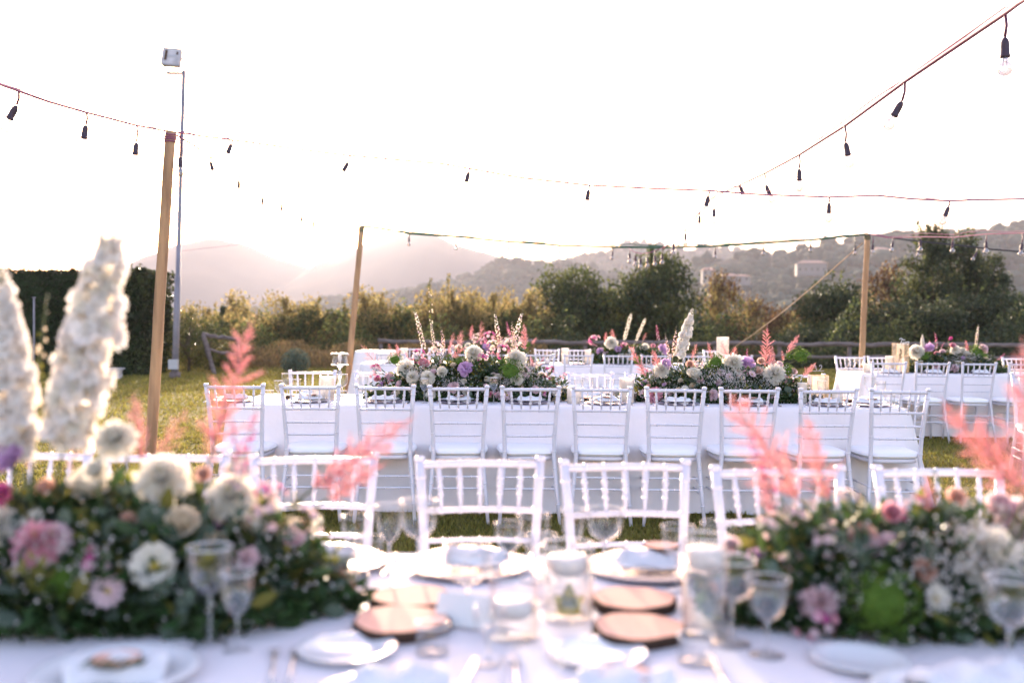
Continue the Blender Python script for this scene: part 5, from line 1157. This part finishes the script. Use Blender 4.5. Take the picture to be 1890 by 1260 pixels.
# growth rings on the cut face
nt = M['wood_top'].node_tree; b_ = nt.nodes['Principled BSDF']; wv = nt.nodes.new('ShaderNodeTexWave'); wv.wave_type = 'RINGS'; wv.rings_direction = 'SPHERICAL'; wv.inputs['Scale'].default_value = 6; wv.inputs['Distortion'].default_value = 2.5; wv.inputs['Detail'].default_value = 3
cr = nt.nodes.new('ShaderNodeValToRGB'); cr.color_ramp.elements[0].color = (.76, .40, .29, 1); cr.color_ramp.elements[1].color = (.88, .54, .42, 1); tcn = nt.nodes.new('ShaderNodeTexCoord'); nt.links.new(tcn.outputs['Object'], wv.inputs['Vector']); nt.links.new(wv.outputs['Fac'], cr.inputs[0]); nt.links.new(cr.outputs[0], b_.inputs['Base Color'])
SL = [slice_meshes(s) for s in (1, 2, 3)]
def log_slice(label, px, D, wpx, z=TZ, tilt=0, group='cut log slices on the nearest table', thin=1.0):
    p = P(px, 900, D); r = wpx * D / FPX / 2; t = thing('log_slice', label, 'log slice', (p.x, D, z), rnd.uniform(0, 6), group); b, tp = rnd.choice(SL); ob('bark', b, t, None, None, (r, r, r * 1.15 * thin)); ob('cut_face', tp, t, None, None, (r, r, r * 1.15 * thin)); return t
def jar(label, px, D, wpx, h, z=TZ, m='jarglass', group=None, candle=None, clabel=None, n=32, wax=(.55, .2), water=None):
    p = P(px, 900, D); r = wpx * D / FPX / 2; t = thing('glass_jar', label, 'candle glass', (p.x, D, z), 0, group)
    g = G(); g.lathe([(r * .97, .003), (r, .01), (r, h)], m, n); ob('glass_wall', g.mesh('glass_wall'), t)
    g = G(); g.tube([(r * math.cos(a), r * math.sin(a), h) for a in np.linspace(0, 2 * PI, n + 1)], .0014, 'rim_glint', 5, False); ob('rim', g.mesh('rim'), t)
    g = G(); g.lathe([(r * .96, 0), (r * .97, .004), (.0006, .005)], 'jarglass', n, cap0=True); ob('glass_base', g.mesh('glass_base'), t)
    if water:
        g = G(); g.lathe([(r * .97, .006), (r * .98, water), (.0006, water)], 'water', n); ob('water', g.mesh('jar_water'), t)
    if candle:
        z0 = (water or .006) - (.012 if water else 0); rc, hc = r * .8, candle
        k = thing('candle', clabel or ' '.join(('white candle in the ' + label).split()[:16]), 'candle', (p.x, D, z + z0), 0, 'candles in glasses')
        g = G(); g.lathe([(rc * .75, 0), (rc, hc * .35), (rc, hc * .8), (rc * .95, hc), (rc * .3, hc * .96), (.0006, hc * .95)], 'wax', 24, cap0=True); ob('wax_body', g.mesh('wax_body'), k)
        g = G(); g.tube([(0, 0, hc * .9), (.001, 0, hc + .008)], .0009, 'socket', 4); ob('wick', g.mesh('wick'), k)
    return t
# --- our own table
gw = 'wine glasses on the nearest table'
wine_glass('large wine glass in front of the left flower mound', 388, 1.77, 86, .177, 'wine', gw)
wine_glass('smaller goblet right of the large wine glass, before the left flower mound', 438, 1.74, 66, .140, 'goblet', gw)
wine_glass('large wine glass left of the small goblet, before the right flower mound', 1352, 1.80, 92, .154, 'wine', gw)
wine_glass('goblet touching the left side of the right flower mound', 1419, 1.74, 82, .135, 'goblet', gw)
wine_glass('wine glass at the right edge below the white dahlia', 1868, 1.64, 92, .165, 'wine', gw)
wine_glass('big wine glass between the left log slices and the low jar', 864, 1.93, 88, .145, 'wine', gw)
wine_glass('small goblet in front of the second blurred chair', 719, 2.30, 54, .155, 'goblet', gw)
wine_glass('tall wine glass right of the small goblet, in front of the chair post', 773, 2.27, 70, .172, 'wine', gw)
wine_glass('small goblet behind the jar with the green leaf', 1058, 2.32, 46, .145, 'goblet', gw)
wine_glass('wine glass behind and right of the jar with the green leaf', 1117, 2.30, 67, .150, 'coupe', gw)
wine_glass('low goblet in front of the left log slices', 905, 1.68, 60, .10, 'goblet', gw)
wine_glass('goblet hidden low behind the left plate', 680, 2.12, 56, .12, 'goblet', gw)
wine_glass('goblet standing between the far plates left of centre', 940, 2.28, 56, .12, 'goblet', gw)
wine_glass('goblet between the wide jar and the middle candle glass', 1000, 2.06, 58, .14, 'goblet', gw)
wine_glass('wine glass behind the wide jar, left of the middle candle glass', 985, 2.22, 62, .15, 'wine', gw)
wine_glass('goblet between the low wide candle glass and the far left charger', 655, 2.30, 52, .13, 'goblet', gw)
wine_glass('goblet just left of the tall candle glass', 1252, 2.16, 60, .14, 'coupe', gw)
wine_glass('goblet behind the tall candle glass by the right flower mound', 1325, 2.15, 62, .15, 'wine', gw)
wine_glass('little goblet at the bottom, between the two small round plates', 930, 1.56, 66, .10, 'coupe', gw)
jg = 'candle glasses on the nearest table'
jar('round candle glass with a green leaf inside, in the middle of our table', 1050, 1.95, 95, .146, candle=.035, clabel='white floating candle near the top of the middle glass with the leaf', group=jg, water=.10)
jar('tall candle glass at the left foot of the right flower mound', 1304, 1.85, 85, .185, candle=.04, clabel='white floating candle in the tall glass by the right flower mound', group=jg, water=.135)
jar('wide low candle glass at the right end of the left flower mound', 615, 2.02, 92, .115, candle=.05, clabel='thick candle in the wide low glass by the left flower mound', group=jg)
jar('wide jar right of the big wine glass', 950, 1.83, 92, .115, candle=.03, clabel='low candle in the wide jar right of the big wine glass', group=jg, water=.05)
jar('small tumbler in front of the right log slices', 1287, 1.70, 66, .045, group=jg)
jar('small tumbler right of the left round plate', 800, 1.74, 62, .05, group=jg)
t = thing('ivy_leaf', 'green lobed leaf standing inside the middle candle glass', 'leaf', P(1050, 1120, 1.92))
g = G()
for a, L in ((0, .05), (.9, .038), (-.9, .038), (1.9, .026), (-1.9, .026)): g.petal((0, 0, 0), (math.sin(a), 0, math.cos(a)), (0, -1, 0), L, .03, 'yleaf', .1, .05, (.6, 1, .7, .1))
g.tube([(0, 0, 0), (0.002, 0, -.03)], .001, 'stem', 4); l_ = ob('leaf_blade', g.mesh('ivy'), t)
log_slice('rear slice of the left pair of log slices', 761, 2.04, 146); log_slice('front slice of the left pair of log slices', 740, 1.87, 176)
log_slice('rear slice of the right pair of log slices', 1171, 2.03, 154); log_slice('front slice of the right pair of log slices', 1180, 1.84, 168)
log_slice('small log slice on the napkin at the far right setting', 1221, 2.36, 66, z=TZ + .05, thin=.5); log_slice('small log slice at the bottom edge, right of the left plate', 742, 1.575, 80, z=TZ + .02, thin=.5)
log_slice('small log slice at the bottom edge, right of the middle', 1160, 1.575, 100, z=TZ + .02, thin=.5); log_slice('small log slice on the plate at the bottom left', 215, 1.60, 92, z=TZ + .03, thin=.6)
pg = 'plates on the nearest table'
plate('small round plate before the left pair of log slices', 641, 1.735, 186, group=pg); plate('small round plate before the right pair of log slices', 1107, 1.72, 182, group=pg)
plate('plate cut by the bottom edge under the left round plate', 690, 1.50, 250, group=pg); plate('plate cut by the bottom edge right of the middle', 1150, 1.49, 260, group=pg)
plate('wide plate at the bottom left under the small log slice', 215, 1.60, 300, group=pg); plate('plate at the foot of the right flower mound', 1590, 1.70, 180, group=pg); plate('plate at the bottom right corner', 1760, 1.52, 290, group=pg)
plate('lilac grey charger plate at the far setting right of the middle', 1195, 2.33, 0, r=.15, mesh=CHARG, group=pg, name='charger_plate'); plate('white plate on the far charger right of the middle', 1195, 2.33, 0, r=.105, z=TZ + .015, group=pg)
plate('lilac grey charger plate at the far setting left of the middle', 865, 2.34, 0, r=.15, mesh=CHARG, group=pg, name='charger_plate'); plate('white plate on the far charger left of the middle', 865, 2.34, 0, r=.105, z=TZ + .015, group=pg)
plate('lilac grey charger plate at the far setting beside the left flowers', 600, 2.36, 0, r=.15, mesh=CHARG, group=pg, name='charger_plate'); plate('white plate on the far charger beside the left flowers', 600, 2.36, 0, r=.105, z=TZ + .015, group=pg)
def nap(label, p, rz, s, k, group=None): return tag(ob('napkin', NAP[k % 3], None, p, (0, 0, rz), s), label, 'napkin', group)
nap('folded white napkin under the small far log slice', P(1195, 900, 2.33).xy.to_3d() + Vector((0, 0, TZ + .02)), .1, .85, 0, 'napkins on the nearest table')
nap('folded white napkin on the far plate left of the middle', P(880, 900, 2.34).xy.to_3d() + Vector((0, 0, TZ + .02)), -.2, .85, 1, 'napkins on the nearest table')
nap('folded white napkin on the plate beside the left flowers', P(600, 900, 2.36).xy.to_3d() + Vector((0, 0, TZ + .02)), -.2, .85, 2, 'napkins on the nearest table')
nap('folded white napkin in the bottom right corner', P(1800, 900, 1.56).xy.to_3d() + Vector((0, 0, TZ + .01)), .3, 1.1, 2, 'napkins on the nearest table')
nap('white napkin under the small log slice at the bottom left', P(215, 900, 1.60).xy.to_3d() + Vector((0, 0, TZ + .01)), .3, .9, 1, 'napkins on the nearest table')
nap('white napkin under the small bottom log slice left of the middle', P(742, 900, 1.565).xy.to_3d() + Vector((0, 0, TZ + .006)), .1, .9, 0, 'napkins on the nearest table')
nap('white napkin under the small bottom log slice right of the middle', P(1160, 900, 1.56).xy.to_3d() + Vector((0, 0, TZ + .006)), -.1, .9, 2, 'napkins on the nearest table')
t = thing('folded_card', 'folded white menu card leaning among the glasses right of the left log slices', 'card', P(868, 1140, 1.90).xy.to_3d() + Vector((0, 0, TZ + .004)), -.35)
g = G(); w_, h_, d_ = .13, .055, .03
g.add([Vector(v) for v in [(-w_ / 2, -d_, 0), (w_ / 2, -d_, 0), (w_ / 2, 0, h_), (-w_ / 2, 0, h_), (w_ / 2, d_, 0), (-w_ / 2, d_, 0), (-w_ / 2, -d_ + .001, -.0), (w_ / 2, -d_ + .0015, 0), (w_ / 2, 0, h_ - .002), (-w_ / 2, 0, h_ - .002), (w_ / 2, d_ - .0015, 0), (-w_ / 2, d_ - .0015, 0)]], [(0, 1, 2, 3), (3, 2, 4, 5), (9, 8, 7, 6), (11, 10, 8, 9)], 'paper'); ob('card_sheet', g.mesh('card', False), t)
for i, (px, D, rz, m_, nm) in enumerate([(540, 1.66, .1, FORK, 'fork'), (505, 1.66, .12, FORK, 'fork'), (860, 1.6, -.1, KNIFE, 'knife'), (955, 1.62, .0, FORK, 'fork'), (1330, 1.64, -.1, KNIFE, 'knife'), (1005, 2.3, PI, FORK, 'fork'), (1085, 2.38, PI, KNIFE, 'knife'), (1260, 2.3, PI, FORK, 'fork'), (720, 2.36, PI, KNIFE, 'knife'), (985, 2.36, PI, KNIFE, 'knife')]):
    p = P(px, 900, D); o_ = ob(nm, m_, None, (p.x, D, TZ + .001), (0, 0, rz + rnd.gauss(0, .05)), 1.0)
    tag(o_, ['blurred fork left of the small left plate', 'outer blurred fork left of the small left plate', 'blurred knife under the big wine glass', 'blurred fork below the wide jar', 'blurred knife right of the small right plate', 'far fork left of the middle candle glass', 'far knife behind the middle candle glass', 'far fork beside the tall candle glass', 'far knife behind the two left goblets', 'far knife left of the middle candle glass'][i], nm, 'cutlery on the nearest table')
for k_, (px, py) in enumerate([(180, 1240), (232, 1248)]):
    t = thing('olive_sprig', ['olive sprig on the bottom left plate', 'second olive sprig on the bottom left plate'][k_], 'sprig', P(px, 900, 1.52).xy.to_3d() + Vector((0, 0, TZ + .045))); g = G(); g.tube([(-.03, 0, 0), (.03, 0, .01)], .001, 'stem', 4)
    for i in range(8): g.petal((-.025 + i * .007, 0, .003), (.5, (-1) ** i, .3), (0, 0, 1), .025, .009, 'rusc')
    ob('sprig_leaves', g.mesh('sprig'), t)
# --- middle table
for i, cx in enumerate([433, 570, 706, 843, 974.5, 1115.5, 1249.5, 1381.5, 1524, 1661]):
    X = P(cx, 745, 7.12).x; X = min(X, 2.55); pxx = 945 + X * FPX / 7.12; nth = ordinal(i); gq = 'place settings along the near side of the middle table'
    plate('lilac grey charger plate before the %s near chair of the middle table' % nth, pxx, 7.12, 0, r=.15, mesh=CHARG, group=gq, name='charger_plate')
    plate('white plate on the charger before the %s near chair of the middle table' % nth, pxx, 7.12, 0, r=.12, z=TZ + .014, group=gq)
    nap('folded napkin on the plate before the %s near chair of the middle table' % nth, (X + .01, 7.12, TZ + .018), rnd.gauss(0, .4), 1.0, i, gq)
    if i % 2 == 1: log_slice('small log slice on the napkin before the %s near chair of the middle table' % nth, pxx + 4, 7.10, 18, z=TZ + .05, thin=.6, group=gq)
    for nm, me, dx in (('fork', FORK, -.185), ('knife', KNIFE, .19)):
        tag(ob(nm, me, None, (X + dx, 7.08, TZ + .001), (0, 0, rnd.gauss(0, .04))), '%s beside the charger before the %s near chair of the middle table' % (nm, nth), nm, gq)
    if i in (0, 1, 2, 3, 4, 5, 7, 9):
        tx = X + .20; tag(jar('small water tumbler right of the charger before the %s near chair of the middle table' % nth, 945 + tx * FPX / 7.28, 7.28, 20, .07), group=gq)
for i, cx in enumerate([581, 697, 795, 893, 988, 1088, 1197, 1300, 1395, 1480]):
    X = P(cx, 735, 7.8).x; nth = ordinal(i); gq = 'place settings along the far side of the middle table'
    plate('white plate before the %s far chair of the middle table' % nth, cx, 7.78, 0, r=.12, z=TZ, group=gq); nap('napkin on the plate before the %s far chair of the middle table' % nth, (X, 7.78, TZ + .006), PI + rnd.gauss(0, .4), 1.0, i, gq)
gm = 'wine glasses on the middle table'
for px, D, w, h, sh, lab in [(513, 7.3, 16, .14, 'goblet', 'small goblet at the left end of the middle table'), (530, 7.45, 22, .185, 'wine', 'tall wine glass between two goblets at the left end of the middle table'), (547, 7.3, 16, .15, 'goblet', 'goblet right of the tall glass at the left end of the middle table'),
    (631, 7.3, 21, .19, 'wine', 'tall wine glass between the tall candle glass and the third near chair'), (669, 7.4, 20, .17, 'coupe', 'wine glass just left of the left middle flower mound'), (1066, 7.25, 17, .17, 'goblet', 'left goblet of the pair in the gap between the middle flower mounds'), (1083, 7.25, 22, .185, 'coupe', 'right wide glass of the pair in the gap between the middle flower mounds'),
    (1124, 7.3, 17, .17, 'goblet', 'goblet left of the white topped candle glass between the mounds'), (1603, 7.2, 22, .205, 'wine', 'tall wine glass above the last near chair of the middle table'), (1623, 7.1, 18, .18, 'coupe', 'wide goblet right of the tall glass at the right end of the middle table'), (1514, 7.25, 17, .17, 'goblet', 'goblet right of the right middle flower mound'), (910, 7.08, 17, .185, 'wine', 'glass in the gap between the fourth and fifth near chairs'), (782, 7.08, 17, .175, 'wine', 'glass in the gap between the third and fourth near chairs')]:
    wine_glass(lab, px, D, w, h, sh, gm)
jm = 'candle glasses on the middle table'
jar('tall white topped candle glass at the left end of the middle table', 603, 7.35, 27, .17, m='frost', candle=.06, group=jm); jar('short frosted candle glass left of the tall one on the middle table', 588, 7.15, 24, .10, m='frost', candle=.05, group=jm)
jar('frosted candle glass right of the left middle flower mound', 1058, 7.15, 26, .11, m='frost', candle=.05, group=jm); jar('white topped candle glass left of the right middle flower mound', 1155, 7.25, 27, .18, m='frost', candle=.05, water=.12, group=jm)
jar('low frosted candle glass right of the right middle flower mound', 1478, 7.3, 18, .15, m='frost', candle=.05, group=jm); jar('frosted candle glass beside the ninth near chair of the middle table', 1543, 7.15, 20, .11, m='frost', candle=.05, group=jm)
log_slice('log slice in the middle of the middle table between the flower mounds', 1088, 7.4, 62, group='log slices on the middle table'); log_slice('log slice at the left end of the middle table', 560, 7.4, 60, group='log slices on the middle table'); log_slice('log slice at the right end of the middle table', 1545, 7.4, 62, group='log slices on the middle table')
t = thing('hurricane_holder', 'stemmed glass candle holder with two rims before the middle post', 'candle holder', P(627, 735, 7.65).xy.to_3d() + Vector((0, 0, TZ)))
zt = P(627, 652, 7.65).z - TZ; zb = P(627, 673, 7.65).z - TZ
g = G(); g.lathe([(.05, zb), (.058, zb + .01), (.058, zt)], 'glass', 24); ob('glass_shade', g.mesh('shade'), t)
for z in (zt, zb): g = G(); g.tube([(.06 * math.cos(a), .06 * math.sin(a), z) for a in np.linspace(0, 2 * PI, 25)], .0022, 'steel', 6, False); ob('metal_rim', g.mesh('metal_rim'), t)
g = G(); g.lathe([(.045, 0), (.045, .006), (.01, .012), (.006, .05), (.006, zb * .5), (.016, zb * .62), (.02, zb * .7), (.012, zb * .8), (.006, zb * .86), (.03, zb - .006), (.045, zb)], 'stemglass', 16, cap0=True, cap1=True); ob('stem', g.mesh('holder_stem'), t)
g = G()
for s in (-1, 1):
    g = G(); g.tube([(s * .058, 0, zt), (s * .072, 0, zt - .012)], .004, 'steel', 6); ob('knob', g.mesh('knob'), t)
k = thing('candle', 'slim pale candle inside the stemmed glass holder', 'candle', t.location + Vector((0, 0, zb + .002)), 0, 'candles in glasses'); g = G(); g.lathe([(.006, 0), (.014, .05), (.012, .075), (.0006, .085)], 'wax', 12, cap0=True); ob('wax_body', g.mesh('wax_body'), k)

# lanterns with script toppers
def lantern(label, px, D, wpx, h, topper, tx, ty, tsz, zt=TZ):
    p = P(px, 900, D); w = wpx * D / FPX; t = thing('glass_lantern', label, 'lantern', (p.x, D, zt), rnd.uniform(-.1, .1))
    e = .004
    g = G()
    for sx in (-1, 1):
        for sy in (-1, 1): g.box((sx * w / 2, sy * w / 2, h / 2), (e, e, h), 'brass')
    for z in (e / 2, h - e / 2):
        for s in (-1, 1): g.box((0, s * w / 2, z), (w - e, e * .9, e * .9), 'brass'); g.box((s * w / 2, 0, z), (e * .9, w - e, e * .9), 'brass')
    ob('metal_frame', g.mesh('metal_frame', False), t)
    for k_, (cx_, cy_, dx, dy) in enumerate([(0, -w / 2, w - e, .002), (0, w / 2, w - e, .002), (-w / 2, 0, .002, w - e), (w / 2, 0, .002, w - e)]):
        g = G(); g.box((cx_, cy_, h / 2), (dx, dy, h - 2 * e), 'frost' if k_ == 1 else 'glass'); ob('pane', g.mesh('lantern_pane', False), t)
    # script topper
    g = G(); x0 = tx - p.x
    for st in topper:
        pts = [Vector((x0 + a * tsz, -w / 2 - .004, ty - zt + b * tsz)) for a, b in st]
        fine = []
        for i in range(len(pts) - 1):
            p0 = pts[max(i - 1, 0)]; p1 = pts[i]; p2 = pts[i + 1]; p3 = pts[min(i + 2, len(pts) - 1)]
            for q in range(4):
                u = q / 4; fine.append(0.5 * ((2 * p1) + (-p0 + p2) * u + (2 * p0 - 5 * p1 + 4 * p2 - p3) * u * u + (-p0 + 3 * p1 - 3 * p2 + p3) * u ** 3))
        fine.append(pts[-1]); g.tube(fine, tsz * .055, 'paper' if D > 9 else 'lampbody', 6)
    ob('script_topper', g.mesh('topper'), t)
    return t
TWO = [[(-.75, .72), (-.6, .92), (-.35, .85), (-.05, .62), (.15, .72)], [(-.3, .82), (-.45, .4), (-.62, 0), (-.62, -.1)], [(-.25, .3), (-.28, -.05), (-.1, .02), (.02, .35), (.0, -.02), (.18, .0), (.32, .38), (.36, .3)], [(.62, .36), (.45, .2), (.48, -.05), (.7, -.06), (.8, .18), (.66, .36), (.58, .3), (.85, .34)]]
q = P(1664, 634, 12.0); la = lantern('tall glass lantern with dried grass and a white script word on the far right table', 1658, 12.0, 23, P(1658, 633, 12.0).z - TZ, TWO, q.x, q.z, .07)
t = thing('dried_grass_stem', 'dried golden grass head inside the tall glass lantern', 'dried flower', (la.location.x - .02, 12.0, TZ + .02), 0); g = G(); g.tube([(-.03, 0, 0), (0, 0, .12), (.03, 0, .24)], .002, 'dry', 4)
for i in range(60): zz = .12 + .14 * i / 60; g.petal((zz * .12 - .0, 0, zz), (rnd.gauss(0, .7), rnd.gauss(0, .7), 1), (1, 0, 0), .03, .01, 'dry', .1, 0, (.4, 1, .3))
ob('grass_head', g.mesh('dried'), t)
q = P(1511, 683, 7.3); S2 = [[(-.75, .55), (-.68, .85), (-.5, .72), (-.4, .3), (-.3, 0)], [(.1, .62), (.28, .85), (.5, .72), (.45, .4), (.2, .08), (.1, -.05)], [(-.9, -.1), (-.5, -.12), (0, -.08), (.5, -.12), (.9, -.05)]]
lantern('square glass lantern with a grey script word beside the right middle flower mound', 1508, 7.35, 30, P(1508, 692, 7.35).z - TZ, S2, q.x, q.z, .045)
# --- far tables
gf = 'glasses on the far tables'
for px, D, w, h, sh, lab in [(1572, 12.0, 11, .17, 'wine', 'wine glass at the left end of the far right table'), (1584, 12.1, 12, .18, 'wine', 'second wine glass from the left end of the far right table'), (1560, 12.3, 9, .14, 'goblet', 'small goblet at the very left corner of the far right table'), (1694, 11.95, 12, .15, 'wine', 'wine glass before the white dahlia of the far right table'), (1765, 11.9, 12, .15, 'wine', 'wine glass before the middle of the far right flower mound'),
    (1145, 13.8, 10, .15, 'wine', 'left of two wine glasses before the two slanting spires'), (1156, 13.8, 10, .15, 'wine', 'right of two wine glasses before the two slanting spires'), (1020, 13.9, 11, .17, 'wine', 'wine glass between the far middle flower mounds'), (1290, 13.9, 11, .17, 'wine', 'wine glass right of the slanting spires on the far middle table'), (700, 13.9, 11, .17, 'wine', 'wine glass at the left end of the far middle table')]:
    wine_glass(lab, px, D, w, h, sh, gf)
jf = 'candle glasses on the far tables'
jar('squat white candle glass at the left end of the far right table', 1598, 12.0, 15, .11, m='frost', candle=.04, group=jf); jar('pale candle glass left of the tall lantern', 1638, 12.1, 15, .20, m='frost', candle=.05, group=jf)
jar('tall golden frosted cylinder on the far middle table before the fence', 1331, 14.0, 22, P(1331, 622, 14.0).z - TZ, m='frost', candle=.15, group=jf); jar('tall bright candle glass between the far middle flower mounds', 1041, 13.9, 14, .22, m='frost', candle=.06, group=jf)
jar('bright candle glass right of the pink far mound', 1008, 13.9, 12, .18, candle=.06, group=jf); jar('bright candle glass left of the far mound with slanting spires', 1083, 13.9, 12, .2, m='frost', candle=.06, group=jf); jar('bright candle glass at the left of the far middle table', 745, 14.1, 13, .2, m='frost', candle=.06, group=jf); jar('low bright glass near the left end of the far middle table', 720, 14.1, 12, .12, m='frost', candle=.04, group=jf)
for i, cx in enumerate([1641, 1721, 1807.5]):
    gq = 'plates on the far right table'
    plate('charger plate before the %s near chair of the far right table' % ordinal(i), cx, 11.95, 0, r=.15, mesh=CHARG, group=gq, name='charger_plate'); nap('napkin before the %s near chair of the far right table' % ordinal(i), (P(cx, 700, 11.95).x, 11.95, TZ + .012), 0, 1.1, i, gq)
for i, cx in enumerate([722, 790, 860, 928, 997, 1067, 1142, 1211, 1287, 1359]):
    plate('charger plate before the %s near chair of the far middle table' % ordinal(i), cx, 13.85, 0, r=.15, mesh=CHARG, group='plates on the far middle table', name='charger_plate')
